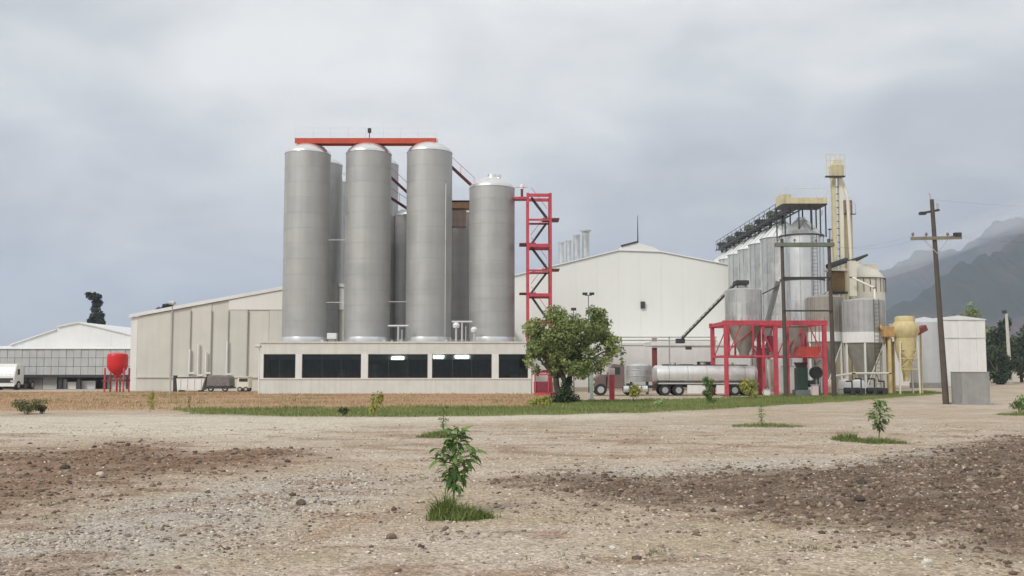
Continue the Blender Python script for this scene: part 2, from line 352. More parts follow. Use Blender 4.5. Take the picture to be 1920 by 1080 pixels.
def soil_colour(x, y, m):
    def lerp(a, b, t): return a * (1 - t[..., None]) + b * t[..., None]
    n = fbm(x / 4.0, y / 2.2, 31, 4); c = lerp(np.broadcast_to(C_TAN, x.shape + (3,)), C_PINK, np.clip((n - 0.4) * 4, 0, 1))
    n2 = fbm(x / 1.6, y / 1.0, 33, 4); c = lerp(c, C_YEL, np.clip((n2 - 0.55) * 5, 0, 0.7))
    c = lerp(c, C_GREY, m['grey'] * 0.8); c = lerp(c, C_PALE, m['pale'] * 0.9); c = lerp(c, C_GREY * 1.15, m['strip'] * 0.9)
    sp = fbm(x / 1.3, y / 0.8, 37, 4); c = lerp(c, C_BROWN * 1.2, np.clip((sp - 0.60) * 7, 0, 0.6) * np.clip((45 - y) / 10, 0, 1))
    c = lerp(c, C_BROWN, m['brown'] * (.65 + .35 * np.clip((fbm(x / 1.1, y / .7, 43, 3) - .3) * 3, 0, 1))); c = lerp(c, C_DARK, m['dark'] * (.75 + .25 * np.clip((fbm(x / .9, y / .6, 45, 3) - .3) * 3, 0, 1)))
    c = lerp(c, C_BROWN * 1.35, .55 * tracks(x, y) * (1 - m['dark']))
    c = lerp(c, C_DRY, m['dry'] * 0.95); c = lerp(c, C_GREEN, m['green'] * 0.85)
    fine = fbm(x / 0.22, y / 0.22, 41, 3)
    return c * (0.82 + 0.36 * fine)[..., None]

def build_ground():
    def grow(start, step, fac, stop):
        a = [start]
        while a[-1] < stop: a.append(a[-1] + step); step *= fac
        return a
    xs = np.array(sorted(set([-v for v in grow(7.0, 0.1, 1.03, 4200)] + list(np.arange(-7, 7.01, 0.1)) + grow(7.0, 0.1, 1.03, 4200))))
    ys = np.array([-300, -120, -50, -20, -8, -2, 2, 5, 7, 8, 8.6] + list(np.arange(9, 19, 0.075)) + grow(19, 0.08, 1.012, 62) + grow(63.2, 1.1, 1.06, 5200))
    X, Y = np.meshgrid(xs, ys); x = X.ravel(); y = Y.ravel()
    m = soil(x, y); z = gz(x, y, m); c = soil_colour(x, y, m)
    nx, ny = len(xs), len(ys); i = np.arange(nx * ny).reshape(ny, nx)
    F = np.stack([i[:-1, :-1].ravel(), i[:-1, 1:].ravel(), i[1:, 1:].ravel(), i[1:, :-1].ravel()], 1)
    mt = bpy.data.materials.new('bare_stony_soil'); mt.use_nodes = True; N = mt.node_tree.nodes; L = mt.node_tree.links; b = N['Principled BSDF']
    b.inputs['Roughness'].default_value = 0.95; b.inputs['Specular IOR Level'].default_value = 0.15
    at = N.new('ShaderNodeAttribute'); at.attribute_name = 'soil'; g = N.new('ShaderNodeNewGeometry')
    n1 = N.new('ShaderNodeTexNoise'); n1.inputs['Scale'].default_value = 9; n1.inputs['Detail'].default_value = 9; n1.inputs['Roughness'].default_value = 0.7; L.new(g.outputs['Position'], n1.inputs['Vector'])
    vo = N.new('ShaderNodeTexVoronoi'); vo.inputs['Scale'].default_value = 22; L.new(g.outputs['Position'], vo.inputs['Vector'])
    r = N.new('ShaderNodeMapRange'); r.inputs[1].default_value = 0.3; r.inputs[2].default_value = 0.7; r.inputs[3].default_value = 0.66; r.inputs[4].default_value = 1.3; L.new(n1.outputs[0], r.inputs[0])
    hs = N.new('ShaderNodeHueSaturation'); L.new(at.outputs['Color'], hs.inputs['Color']); L.new(r.outputs[0], hs.inputs['Value'])
    bw = N.new('ShaderNodeSeparateColor'); L.new(vo.outputs['Color'], bw.inputs[0])
    r2 = N.new('ShaderNodeMapRange'); r2.inputs[3].default_value = 0.72; r2.inputs[4].default_value = 1.28; L.new(bw.outputs[0], r2.inputs[0])
    h2 = N.new('ShaderNodeHueSaturation'); L.new(hs.outputs[0], h2.inputs['Color']); L.new(r2.outputs[0], h2.inputs['Value']); L.new(h2.outputs[0], b.inputs['Base Color'])
    ad = N.new('ShaderNodeMath'); ad.operation = 'SUBTRACT'; L.new(n1.outputs[0], ad.inputs[0]); L.new(vo.outputs['Distance'], ad.inputs[1])
    bp = N.new('ShaderNodeBump'); bp.inputs['Strength'].default_value = 0.8; bp.inputs['Distance'].default_value = 0.03; L.new(ad.outputs[0], bp.inputs['Height']); L.new(bp.outputs[0], b.inputs['Normal'])
    o = raw_mesh('ground', np.stack([x, y, z], 1), F, mt, attr=c); o.data.shade_smooth(); tag(o, 'bare stony tan ground with darker soil patches', kind='structure')
build_ground()

# ---- mountains: crest lines measured in the photo, flanks with spurs
def mountain(name, label, crest, width, seed, m, base=-5):
    cx = np.array([c[0] for c in crest]); cy = np.array([c[1] for c in crest]); cz = np.array([c[2] for c in crest])
    ns, ntt = 150, 70; s = np.linspace(0, len(crest) - 1, ns); k = np.arange(len(crest))
    X0 = np.interp(s, k, cx); Y0 = np.interp(s, k, cy); Z0 = np.interp(s, k, cz)
    Z0 = Z0 * (1 + (fbm(s * 2.6, s * 0 + seed, seed, 5, .6) - 0.5) * 0.22)
    t = np.linspace(-1, 1, ntt); SS, T = np.meshgrid(np.arange(ns), t, indexing='ij')
    x = X0[SS] + (fbm(SS / 9, T * 3, seed + 1, 3) - 0.5) * width * 0.05; y = Y0[SS] + T * width
    spur = fbm(x / 120, y / 380, seed + 2, 5, .6) - 0.5
    z = Z0[SS] * (1 - np.abs(T)) ** 1.25 + spur * Z0[SS] * 0.95 * (np.abs(T) * (1 - np.abs(T)) * 3) + base
    i = np.arange(ns * ntt).reshape(ns, ntt); F = np.stack([i[:-1, :-1].ravel(), i[1:, :-1].ravel(), i[1:, 1:].ravel(), i[:-1, 1:].ravel()], 1)
    o = raw_mesh(name, np.stack([x.ravel(), y.ravel(), z.ravel()], 1), F, m); o.data.shade_smooth(); tag(o, label, kind='structure'); return o
def hill_mat():
    m = bpy.data.materials.new('scrub_hillside'); m.use_nodes = True; N = m.node_tree.nodes; L = m.node_tree.links; b = N['Principled BSDF']; b.inputs['Roughness'].default_value = 1; b.inputs['Specular IOR Level'].default_value = 0.05
    g = N.new('ShaderNodeNewGeometry'); n = N.new('ShaderNodeTexNoise'); n.inputs['Scale'].default_value = 0.006; n.inputs['Detail'].default_value = 9; n.inputs['Roughness'].default_value = 0.65; L.new(g.outputs['Position'], n.inputs['Vector'])
    cr = N.new('ShaderNodeValToRGB'); e = cr.color_ramp.elements; e[0].position = 0.36; e[0].color = (0.022, 0.034, 0.024, 1); e[1].position = 0.66; e[1].color = (0.13, 0.075, 0.065, 1)
    k = e.new(0.5); k.color = (0.030, 0.040, 0.032, 1); L.new(n.outputs[0], cr.inputs[0]); L.new(cr.outputs[0], b.inputs['Base Color']); return m
HILL = hill_mat()
def crest(pts, Y0, Y1):
    r = []; n = len(pts)
    for i, (px, py) in enumerate(pts):
        Y = Y0 + (Y1 - Y0) * i / (n - 1); X, Z = P(px, py, Y); r.append((X, Y, Z))
    return r
mountain('mountain', 'nearest scrubby mountain slope rising at the right edge', crest([(1560, 690), (1640, 588), (1690, 558), (1760, 520), (1810, 484), (1860, 466), (1920, 440), (2000, 425), (2120, 400), (2300, 430)], 1500, 1350), 420, 51, HILL)
mountain('mountain', 'middle blue mountain ridge behind the utility pole', crest([(1480, 640), (1600, 540), (1650, 505), (1700, 478), (1760, 470), (1830, 442), (1900, 408), (2000, 372), (2150, 350), (2350, 380)], 2300, 2100), 560, 57, HILL)

# ================================================================== BUILDINGS
def YZ(): pass
# ---- low process building that carries the tanks
YB = 91.0
bx0, bx1 = PX(487, YB), PX(996, YB)
ZT, ZW1, ZW0 = PZ(643, YB), PZ(664, YB), PZ(709, YB)
pb = thing('process_building', 'long low grey-white building with a band of dark windows under the silver tanks', 'building', ((bx0 + bx1) / 2, YB, 0))
MB().box(bx0, bx1, YB, YB + 0.35, -0.1, ZW0).build('lower_wall', PLASTER, pb)
MB().box(bx0, bx1, YB, YB + 0.35, ZW1, ZT).build('top_band', PLASTER, pb)
MB().box(bx0 - 0.08, bx1 + 0.08, YB - 0.10, YB + 0.5, ZT, ZT + 0.12).build('coping', PLASTER, pb)
MB().box(bx0 - 0.04, bx1 + 0.04, YB - 0.07, YB + 0.35, ZW0 - 0.10, ZW0 + 0.003).build('sill_band', WHITEP, pb)
win = [(494, 554), (566, 677), (690, 802), (810, 922), (935, 990)]
edges = [487] + [e for w in win for e in w] + [996]
for i in range(0, len(edges), 2):
    a, b = PX(edges[i], YB), PX(edges[i + 1], YB)
    MB().box(a, b, YB - 0.06, YB + 0.40, ZW0 + 0.004, ZW1 - 0.004).build('pilaster', WHITEP, pb)
for a, b in win:
    x0, x1 = PX(a, YB) + 0.004, PX(b, YB) - 0.004
    w = MB()
    for (p, q, r, s) in ((x0, x1, ZW0 + 0.006, ZW0 + 0.07), (x0, x1, ZW1 - 0.07, ZW1 - 0.006), (x0, x0 + 0.06, ZW0 + 0.072, ZW1 - 0.072), (x1 - 0.06, x1, ZW0 + 0.072, ZW1 - 0.072)):
        w.box(p, q, YB + 0.12, YB + 0.20, r, s)
    wo = w.build('window', DKMETAL, pb)
    n = max(1, round((x1 - x0) / 1.8)); pw = (x1 - x0 - 0.12) / n
    for k in range(n):
        MB().box(x0 + 0.06 + k * pw + 0.012, x0 + 0.06 + (k + 1) * pw - 0.012, YB + 0.150, YB + 0.165, ZW0 + 0.073, ZW1 - 0.073).build('pane', GLASS, wo)
        if k: MB().box(x0 + 0.06 + k * pw - 0.018, x0 + 0.06 + k * pw + 0.018, YB + 0.135, YB + 0.185, ZW0 + 0.073, ZW1 - 0.073).build('mullion', DKMETAL, wo)
    MB().box(x0 + 0.08, x1 - 0.08, YB + 0.32, YB + 0.34, ZW1 - 0.48, ZW1 - 0.02).build('blind', GREYP, wo)
MB().box(bx0, bx0 + 0.3, YB + 0.352, YB + 19, -0.1, ZT).build('side_wall', PLASTER, pb)
MB().box(bx1 - 0.3, bx1, YB + 0.352, YB + 19, -0.1, ZT).build('side_wall', PLASTER, pb)
MB().box(bx0 + 0.302, bx1 - 0.302, YB + 0.502, YB + 19, ZT - 0.55, ZT - 0.12).build('roof_deck', CONC, pb)
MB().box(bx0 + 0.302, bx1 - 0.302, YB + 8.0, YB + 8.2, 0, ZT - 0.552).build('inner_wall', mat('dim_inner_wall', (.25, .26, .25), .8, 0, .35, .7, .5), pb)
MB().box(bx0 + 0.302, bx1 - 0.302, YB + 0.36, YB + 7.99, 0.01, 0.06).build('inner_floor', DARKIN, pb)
for a, b, py in ((734, 757, 672), (812, 832, 669), (853, 879, 669), (659, 676, 672), (902, 920, 668)):
    x0, x1 = PX(a, YB + 0.25), PX(b, YB + 0.25); z = PZ(py, YB + 0.25)
    f = MB().box(x0, x1, YB + 0.22, YB + 0.30, z - 0.12, z + 0.14).build('light_fitting', TUBEL if a != 659 and a != 902 else WHITEP, pb)
for k in range(9):   # machines that show as dim uprights behind the glass
    x = bx0 + 2 + k * 2.6 + random.uniform(-.5, .5); h = random.uniform(1.6, 2.9)
    MB().cyl((x, YB + 3.5 + random.random() * 2, 0.06), (x, YB + 3.5 + random.random() * 2, h), 0.5, 0.5, 16).build('indoor_vessel', GALV, pb, smooth=True)

# ---- tanks
TY = 96.0
def make_tank(name, label, px, r, py_eave, py_top, Y, cat='tank', group='silver tanks on the low building', crown=True):
    cx = PX(px, Y); ze = PZ(py_eave, Y - r); zt = ze + (1.15 if crown else 0.9); z0 = ZT - 0.11; zb = PZ(631, 93.8)
    t = thing(name, label, cat, (cx, Y, z0), group)
    MB().lathe([(r, zb), (r, ze)], cx, Y, 72).build('shell', STEEL, t, True)
    sr = MB()
    for i in range(1, 12):
        z = zb + (ze - zb) * i / 12; sr.lathe([(r + .001, z - .02), (r + .009, z - .014), (r + .009, z + .014), (r + .001, z + .02)], cx, Y, 72)
    sr.build('weld_seams', mat('weld_seam_steel', (.41, .415, .41), .55, .5, .2, 3), t)
    d = MB().lathe([(r + 0.03, ze + 0.002), (r + 0.03, ze + 0.10), (r * 0.93, ze + 0.36), (r * 0.74, ze + 0.72), (r * 0.45, ze + 1.0), (0.45, zt), (0.42, zt + 0.25), (0.001, zt + 0.26)], cx, Y, 64).build('dome', STEEL_B, t, True)
    MB().cyl((cx + 0.7, Y - 0.7, ze + 0.7), (cx + 0.7, Y - 0.7, ze + 1.25), 0.16, n=14).build('nozzle', STEEL_B, d, True)
    MB().lathe([(r * 0.97, z0), (r + 0.06, z0), (r + 0.08, zb - 0.25), (r + 0.02, zb - 0.002), (r * 0.97, zb - 0.002)], cx, Y, 64).build('base_skirt', STEEL_B, t, True)
    if px == 803: MB().cyl((cx + 1.66, Y - 1.47, zb), (cx + 1.66, Y - 1.47, ze - 3.2), 0.05, n=8).build('sensor_pipe', STEEL_B, t, True)
    return t
r0 = 2.17
make_tank('fermentation_tank', 'tall silver tank standing first from the beige building, under the red catwalk end', 571, r0, 282, 268, TY)
make_tank('fermentation_tank', 'tall silver tank in the middle of the three under the red catwalk', 687, r0, 281, 268, TY)
make_tank('fermentation_tank', 'tall silver tank next to the shorter tank, under the red catwalk', 803, r0, 279, 268, TY)
make_tank('fermentation_tank', 'shorter domed silver tank beside the red stair tower', 922, r0, 347, 330, TY)
make_tank('fermentation_tank', 'back-row tank seen in the dark gap between first and second tall tanks', 597, r0, 303, 290, TY + 8.5)
make_tank('fermentation_tank', 'back-row tank half hidden behind the middle tall tank', 704, r0, 303, 290, TY + 8.5)
make_tank('fermentation_tank', 'farthest tall tank peeking out at the rear of the first gap', 629, r0, 340, 330, TY + 17)
make_tank('fermentation_tank', 'lower back-row tank in the gap beside the shorter domed tank', 866, r0, 398, 385, TY + 8.5)
make_tank('fermentation_tank', 'lower back-row tank hidden mostly behind the third tall tank', 776, r0, 402, 385, TY + 8.5)
for px0_, px1_, py, lab in ((612, 645, 450, 'upper thin tie pipe joining first and second tall tanks'), (610, 645, 567, 'lower thin tie pipe joining first and second tall tanks'), (726, 762, 566, 'thin tie pipe joining second and third tall tanks')):
    a_ = Vector((PX(px0_, 95.2), 95.2, PZ(py, 95.2))); b_ = Vector((PX(px1_, 95.2), 95.2, PZ(py, 95.2))); t = thing('tie_pipe', lab, 'pipe', a_, 'tie pipes between the tanks')
    MB().cyl(a_, b_, .03, n=8).build('pipe', GALV, t, True)
    for q in (.3, .7): p_ = a_.lerp(b_, q); MB().cyl(p_ - Vector((.04, 0, 0)), p_ + Vector((.04, 0, 0)), .05, n=10).build('flange', GALV, t)
# valves and pumps between tank feet
def pump_unit(px, Y, h, label, kind):
    x = PX(px, Y); z0 = ZT - 0.12; t = thing('valve_stand', label, 'valve stand', (x, Y, z0), 'valve stands between the tank feet')
    if kind == 0:
        MB().box(x - 0.3, x + 0.3, Y - 0.3, Y + 0.3, z0, z0 + 0.5).build('plinth', CONC, t); MB().box(x - 0.42, x + 0.42, Y - 0.35, Y + 0.35, z0 + 0.502, z0 + h).build('cabinet', WHITEP, t, bevel=0.03)
    elif kind == 1:
        MB().cyl((x, Y, z0), (x, Y, z0 + h), 0.09, n=10).build('standpipe', STEEL_B, t, True); MB().cyl((x - 0.95, Y, z0 + h), (x + 0.95, Y, z0 + h), 0.10, n=12).build('header_pipe', STEEL_B, t, True)
        MB().cyl((x + 0.35, Y, z0), (x + 0.35, Y, z0 + h * 0.8), 0.05, n=10).build('standpipe', STEEL_B, t, True)
    else:
        MB().cyl((x, Y, z0), (x, Y, z0 + h), 0.10, n=10).build('standpipe', STEEL_B, t, True)
        MB().lathe([(0.001, z0 + h - 0.1), (0.28, z0 + h), (0.34, z0 + h + 0.25), (0.2, z0 + h + 0.45), (0.001, z0 + h + 0.5)], x, Y, 16).build('valve_head', WHITEP, t, True)
    return t
pump_unit(622, 92.6, 1.05, 'small white valve box in the gap after the first tall tank', 0)
pump_unit(746, 93.4, 1.75, 'horizontal white header pipe between second and third tall tanks', 1)
pump_unit(855, 92.8, 1.55, 'white valve head beside the third tall tank foot', 2)
pump_unit(866, 92.8, 2.1, 'tall pipe stand in the gap by the shorter tank', 1)
pump_unit(889, 92.6, 1.15, 'white round valve head before the shorter tank', 2)

# ---- red catwalk above the three tall tanks
YC = 95.0
cw = thing('catwalk', 'orange-red steel catwalk bridging the tops of the three tall tanks', 'catwalk', (PX(686, YC), YC, PZ(268, YC)))
xa, xb = PX(553, YC, 263), PX(818, YC, 263); zc0, zc1 = PZ(269, YC), PZ(259, YC)
MB().box(xa, xb, YC - 0.06, YC + 0.02, zc0, zc1).build('girder', ORANGE, cw)
MB().box(xa, xb, YC + 1.05, YC + 1.13, zc0, zc1).build('girder', ORANGE, cw)
MB().box(xa, xb, YC + 0.022, YC + 1.048, zc0 + 0.2, zc0 + 0.26).build('walkway_deck', DKRED, cw)
for k in range(9):
    x = xa + 0.05 + (xb - xa - 0.1) * k / 8; MB().cyl((x, YC + 0.07, zc0 + 0.26), (x, YC + 0.07, zc1 + 1.0), 0.007, n=6).build('railing_post', RED, cw)
for dz in (0.5, 1.0): MB().cyl((xa, YC + 0.07, zc1 + dz), (xb, YC + 0.07, zc1 + dz), 0.005, n=6).build('rail', RED, cw)
for px in (571, 687, 803):
    x = PX(px, TY)
    for d in (-0.7, 0.7): MB().beam((x + d, YC + 0.5, zc0 - 0.75), (x + d, YC + 0.5, zc0 + 0.2), 0.12).build('support_leg', ORANGE, cw)
lp = thing('catwalk_lamp', 'small lamp on a short post above the middle tall tank', 'lamp', (PX(686, YC), YC + 0.6, zc0 + 0.26))
MB().cyl((PX(686, YC), YC + 0.6, zc0 + 0.26), (PX(686, YC), YC + 0.6, PZ(246, YC)), 0.04, n=8).build('post', DKMETAL, lp)
MB().box(PX(686, YC) - 0.16, PX(686, YC) + 0.16, YC + 0.42, YC + 0.78, PZ(246, YC), PZ(238, YC)).build('lamp_head', DKMETAL, lp, bevel=0.04)

# ---- stairs from the catwalk down to the lower tanks
def link_stair(label, a, b, Y):
    (xa_, za_), (xb_, zb_) = P(*a, Y), P(*b, Y); t = thing('link_stair', label, 'stair', ((xa_ + xb_) / 2, Y, min(za_, zb_)), 'stairs linking the tank tops')
    for dy in (0, 0.8): MB().beam((xa_, Y + dy, za_), (xb_, Y + dy, zb_), 0.06, 0.22).build('stringer', DKRED, t)
    n = max(4, int(abs(zb_ - za_) / 0.25))
    for k in range(n):
        f = (k + .5) / n; x = xa_ + (xb_ - xa_) * f; z = za_ + (zb_ - za_) * f; MB().box(x - 0.13, x + 0.13, Y + 0.032, Y + 0.768, z - 0.02, z + 0.02).build('tread', DKMETAL, t)
    MB().cyl((xa_, Y, za_ + 0.95), (xb_, Y, zb_ + 0.95), 0.025, n=6).build('handrail', RED, t)
    for f in (0.02, 0.5, 0.98):
        x = xa_ + (xb_ - xa_) * f; z = za_ + (zb_ - za_) * f; MB().cyl((x, Y, z), (x, Y, z + 0.95), 0.02, n=6).build('handrail_post', RED, t)
link_stair('dark steel stair sloping from the third tall tank to the shorter tank', (838, 304), (890, 352), 97.5)
link_stair('upper dark stair crossing the gap between second and third tall tanks', (722, 322), (770, 366), 99.5)
link_stair('lower dark stair crossing the gap between second and third tall tanks', (726, 366), (772, 396), 100.6)
tp = thing('tank_platform', 'orange platform in the gap between third tall tank and shorter tank', 'platform', (PX(862, 99), 99, PZ(390, 99)))
x0, x1 = PX(840, 99), PX(890, 99)
MB().box(x0, x1, 99, 100.6, PZ(390, 99), PZ(379, 99)).build('beam', mat('tan_orange_paint', (.55, .33, .18), .7, 0, .15, 2, .2), tp)
MB().box(x0 - 0.1, x1 + 0.1, 98.9, 100.7, PZ(377, 99), PZ(377, 99) + 0.06).build('deck', DKMETAL, tp)
for x in (x0 + 0.25, x1 - 0.25): MB().beam((x, 99.5, ZT), (x, 99.5, PZ(391, 99)), 0.16).build('support_post', RED, tp)
MB().box(x0 + 0.1, x1 - 0.9, 99.1, 100.4, PZ(424, 99), PZ(394, 99)).build('hanging_panel', mat('pinkish_panel', (.47, .36, .31), .8, 0, .15, 2, .2), tp)

# ---- red stair tower
ys0, ys1 = 94.5, 97.2
sx0, sx1 = PX(990, ys0), PX(1033, ys0)
st = thing('stair_tower', 'red open steel stair tower beside the shorter silver tank', 'stair tower', ((sx0 + sx1) / 2, ys0, 0))
ztop = PZ(362, ys0)
for x in (sx0, sx1):
    for y in (ys0, ys1): MB().box(x - 0.125, x + 0.125, y - 0.125, y + 0.125, 0, ztop).build('post', RED, st)
lev = [366, 412, 460, 507, 553, 603, 650, 697]
for i, py in enumerate(lev):
    z = PZ(py, ys0); big = 0.15 if i % 2 == 0 else 0.09
    for y in (ys0, ys1): MB().box(sx0 + 0.127, sx1 - 0.127, y - 0.09, y + 0.09, z - big, z + big).build('beam', RED, st)
    for x in (sx0, sx1): MB().box(x - 0.09, x + 0.09, ys0 + 0.127, ys1 - 0.127, z - big, z + big).build('beam', RED, st)
    if i % 2 == 1: MB().box(sx1 - 0.75, sx1 + 0.85, ys0 - 0.10, ys1 - 0.3, z + big + 0.002, z + big + 0.07).build('landing', DKRED, st)
    elif i: MB().box(sx0 - 0.80, sx0 + 0.75, ys0 - 0.10, ys1 - 0.3, z + big + 0.002, z + big + 0.07).build('landing', DKRED, st)
    if i < len(lev) - 1:
        z2 = PZ(lev[i + 1], ys0) + 0.25; z1 = z + 0.05
        xs_, xe_ = (sx0 + 0.35, sx1 - 0.3) if i % 2 == 0 else (sx1 - 0.35, sx0 + 0.3)
        yy = ys0 + (0.5 if i % 2 == 0 else 1.6)
        fl = MB().beam((xs_, yy, z1 - 0.15), (xe_, yy, z2), 0.06, 0.17).beam((xs_, yy + 0.7, z1 - 0.15), (xe_, yy + 0.7, z2), 0.06, 0.17).build('stair_flight', DKMETAL, st)
        for k in range(9):
            f = (k + 0.5) / 9; x = xs_ + (xe_ - xs_) * f; zz = z1 - 0.15 + (z2 - z1 + 0.15) * f
            MB().box(x - 0.12, x + 0.12, yy + 0.037, yy + 0.663, zz - 0.02, zz + 0.02).build('tread', DKMETAL, fl)
        MB().cyl((xs_, yy, z1 + 0.75), (xe_, yy, z2 + 0.9), 0.025, n=6).build('handrail', RED, fl)
zz = PZ(370, ys0)
MB().box(PX(964, ys0), sx0 - 0.127, ys0 + 0.2, ys0 + 1.4, zz - 0.12, zz + 0.10).build('link_bridge', RED, st)
MB().cyl((PX(966, ys0), ys0 + 0.2, zz + 1.0), (sx0, ys0 + 0.2, zz + 1.0), 0.025, n=6).build('rail', RED, st)
tl = thing('tower_lamp', 'small white lamp on the red stair tower top', 'lamp', (PX(979, ys0), ys0 + 0.8, zz + 0.1))
MB().cyl((PX(979, ys0), ys0 + 0.8, zz + 0.1), (PX(979, ys0), ys0 + 0.8, zz + 0.9), 0.12, n=8).build('post', DKRED, tl)
MB().lathe([(0.001, zz + 0.9), (0.2, zz + 0.9), (0.22, zz + 1.2), (0.1, zz + 1.4), (0.001, zz + 1.42)], PX(979, ys0), ys0 + 0.8, 14).build('lamp_head', WHITEP, tl, True)

# ---- beige building on the left
YA = 104.0
def AZ(px): return PZ(592 - (px - 243) * 0.1845, YA)     # roof edge along the facade
axr = PX(597, YA); zr = AZ(597); axl = PX(243, YA); axe = 2 * axr - axl
A = thing('beige_hall', 'beige panelled hall with a sloping white roof edge, left of the silver tanks', 'building', ((axl + axe) / 2, YA, 0))
zband = PZ(581, YA)
cuts = [243, 256, 320, 356, 395, 427, 463, 503, 560, 640, 720, 800, 880, 951]
for i, (a, b) in enumerate(zip(cuts[:-1], cuts[1:])):
    x0, x1 = PX(a, YA) + 0.02, PX(b, YA) - 0.02
    if x0 > axe - 0.3: break
    x1 = min(x1, axe)
    top = lambda x: min(zband if a >= 420 else 99, zr - abs(x - axr) * (zr - AZ(243)) / (axr - axl) - 0.25)
    o = [0.0, 0.05, 0.0, 0.06, 0.02, 0.07][i % 6]
    MB().prism([(x0, 0), (x1, 0), (x1, top(x1)), (x0, top(x0))], YA - o, YA + 0.2).build('wall_panel', WHITEP if i == 0 else (BEIGE if i % 3 else BEIGEP), A)
x0 = PX(427, YA); tz = lambda x: zr - abs(x - axr) * (zr - AZ(243)) / (axr - axl) - 0.25
MB().prism([(x0, zband + 0.01), (2 * axr - x0, zband + 0.01), (2 * axr - x0, tz(x0)), (axr, tz(axr)), (x0, tz(x0))], YA - 0.12, YA + 0.2).build('gable_panel', CREAM, A)
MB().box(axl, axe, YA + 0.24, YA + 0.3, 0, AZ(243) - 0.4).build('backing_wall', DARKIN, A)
for s in (-1, 1):
    xe = axl - 0.15 if s < 0 else axe + 0.15; ze = AZ(243)
    MB().prism([(xe, ze - 0.22), (axr, zr - 0.22), (axr, zr + 0.06), (xe, ze + 0.06)], YA - 0.25, YA - 0.13).build('fascia', ROOFW, A)
    rf = MB().add([(xe, YA - 0.2, ze + 0.07), (axr, YA - 0.2, zr + 0.07), (axr, YA + 45, zr + 0.07), (xe, YA + 45, ze + 0.07), (xe, YA - 0.2, ze + 0.13), (axr, YA - 0.2, zr + 0.13), (axr, YA + 45, zr + 0.13), (xe, YA + 45, ze + 0.13)],
                  [(0, 3, 2, 1), (4, 5, 6, 7), (0, 1, 5, 4), (1, 2, 6, 5), (2, 3, 7, 6), (3, 0, 4, 7)]).build('roof', ROOFW, A)
    xs_ = axl if s < 0 else axe
    MB().box(xs_ - 0.02, xs_ + 0.18, YA + 0.31, YA + 45, 0, ze - 0.1).build('side_wall', BEIGE, A)
for px, z0_, z1_ in ((355, 655, 700), (371, 645, 704), (386, 660, 700), (425, 640, 702)):
    x = PX(px, YA - 0.3); MB().tube([(x, YA - 0.3, PZ(z0_, YA)), (x, YA - 0.3, PZ(z1_, YA)), (x + 0.5, YA - 0.3, PZ(z1_, YA))], 0.10, 10).build('drain_pipe', WHITEP, A, True)
for px in (320, 356, 395, 427, 463):
    x = PX(px, YA); MB().cyl((x, YA - 0.14, PZ(708, YA)), (x, YA - 0.14, min(zband, tz(x)) - 0.1), 0.07, n=8).build('downpipe', mat('grey_pipe', (0.42, 0.42, 0.38), 0.7), A, True)
MB().box(PX(256, YA), PX(484, YA), YA - 0.20, YA - 0.075, PZ(707, YA) - 0.06, PZ(707, YA) + 0.04).build('ledge', BEIGEP, A)

# ---- big cream hall on the right
YBB = 125.0
out = [(880, 538), (970, 515), (1060, 493), (1160, 470), (1165, 463), (1195, 455), (1225, 464), (1243, 474), (1330, 490), (1430, 511), (1510, 528)]
pts = [P(a, b, YBB) for a, b in out]
Bq = thing('cream_hall', 'large plain cream gabled hall behind the tree and the red frame', 'building', (PX(1195, YBB), YBB, 0))
wpts = [P(a, b, YBB) for a, b in [(880, 538), (1160, 470), (1240, 473), (1440, 512)]]
xg = [wpts[0][0] + (wpts[-1][0] - wpts[0][0]) * i / 14 for i in range(15)]
def btop(x): return float(np.interp(x, [p[0] for p in wpts], [p[1] for p in wpts])) - 0.05
for i in range(14):
    a, b = xg[i] + 0.004, xg[i + 1] - 0.004; mid = [(x, btop(x)) for x in (wpts[2][0], wpts[1][0]) if a < x < b]
    MB().prism([(a, 0), (b, 0), (b, btop(b))] + mid + [(a, btop(a))], YBB, YBB + 0.3).build('wall_panel', CREAM, Bq)
for i in range(3):
    (xa_, za_), (xb_, zb_) = wpts[i], wpts[i + 1]
    MB().add([(xa_, YBB - .2, za_), (xb_, YBB - .2, zb_), (xb_, YBB + 60, zb_), (xa_, YBB + 60, za_), (xa_, YBB - .2, za_ + .15), (xb_, YBB - .2, zb_ + .15), (xb_, YBB + 60, zb_ + .15), (xa_, YBB + 60, za_ + .15)],
             [(0, 3, 2, 1), (4, 5, 6, 7), (0, 1, 5, 4), (1, 2, 6, 5), (2, 3, 7, 6), (3, 0, 4, 7)]).build('roof', ROOFW, Bq)
vp = [P(a, b, YBB) for a, b in [(1162, 469), (1164, 463), (1195, 455), (1226, 464), (1240, 472)]]
MB().prism(vp, YBB - 0.1, YBB + 58).build('ridge_vent', CREAM, Bq)
MB().beam((vp[1][0], YBB - 0.12, vp[1][1] + 0.1), (vp[2][0], YBB - 0.12, vp[2][1] + 0.1), 0.2, 0.2).build('ridge_trim', DKMETAL, Bq)
x, z = P(1205, 572, YBB); MB().box(x - 0.26, x + 0.26, YBB - 0.28, YBB - 0.002, z - 0.42, z + 0.42).build('wall_vent', DKMETAL, Bq)
mx_, mz_ = P(1196, 456, YBB + 2); MB().cyl((mx_, YBB + 2, mz_ - 0.3), (mx_, YBB + 2, PZ(404, YBB + 2)), 0.09, 0.03, 8).build('lightning_mast', DKMETAL, Bq)
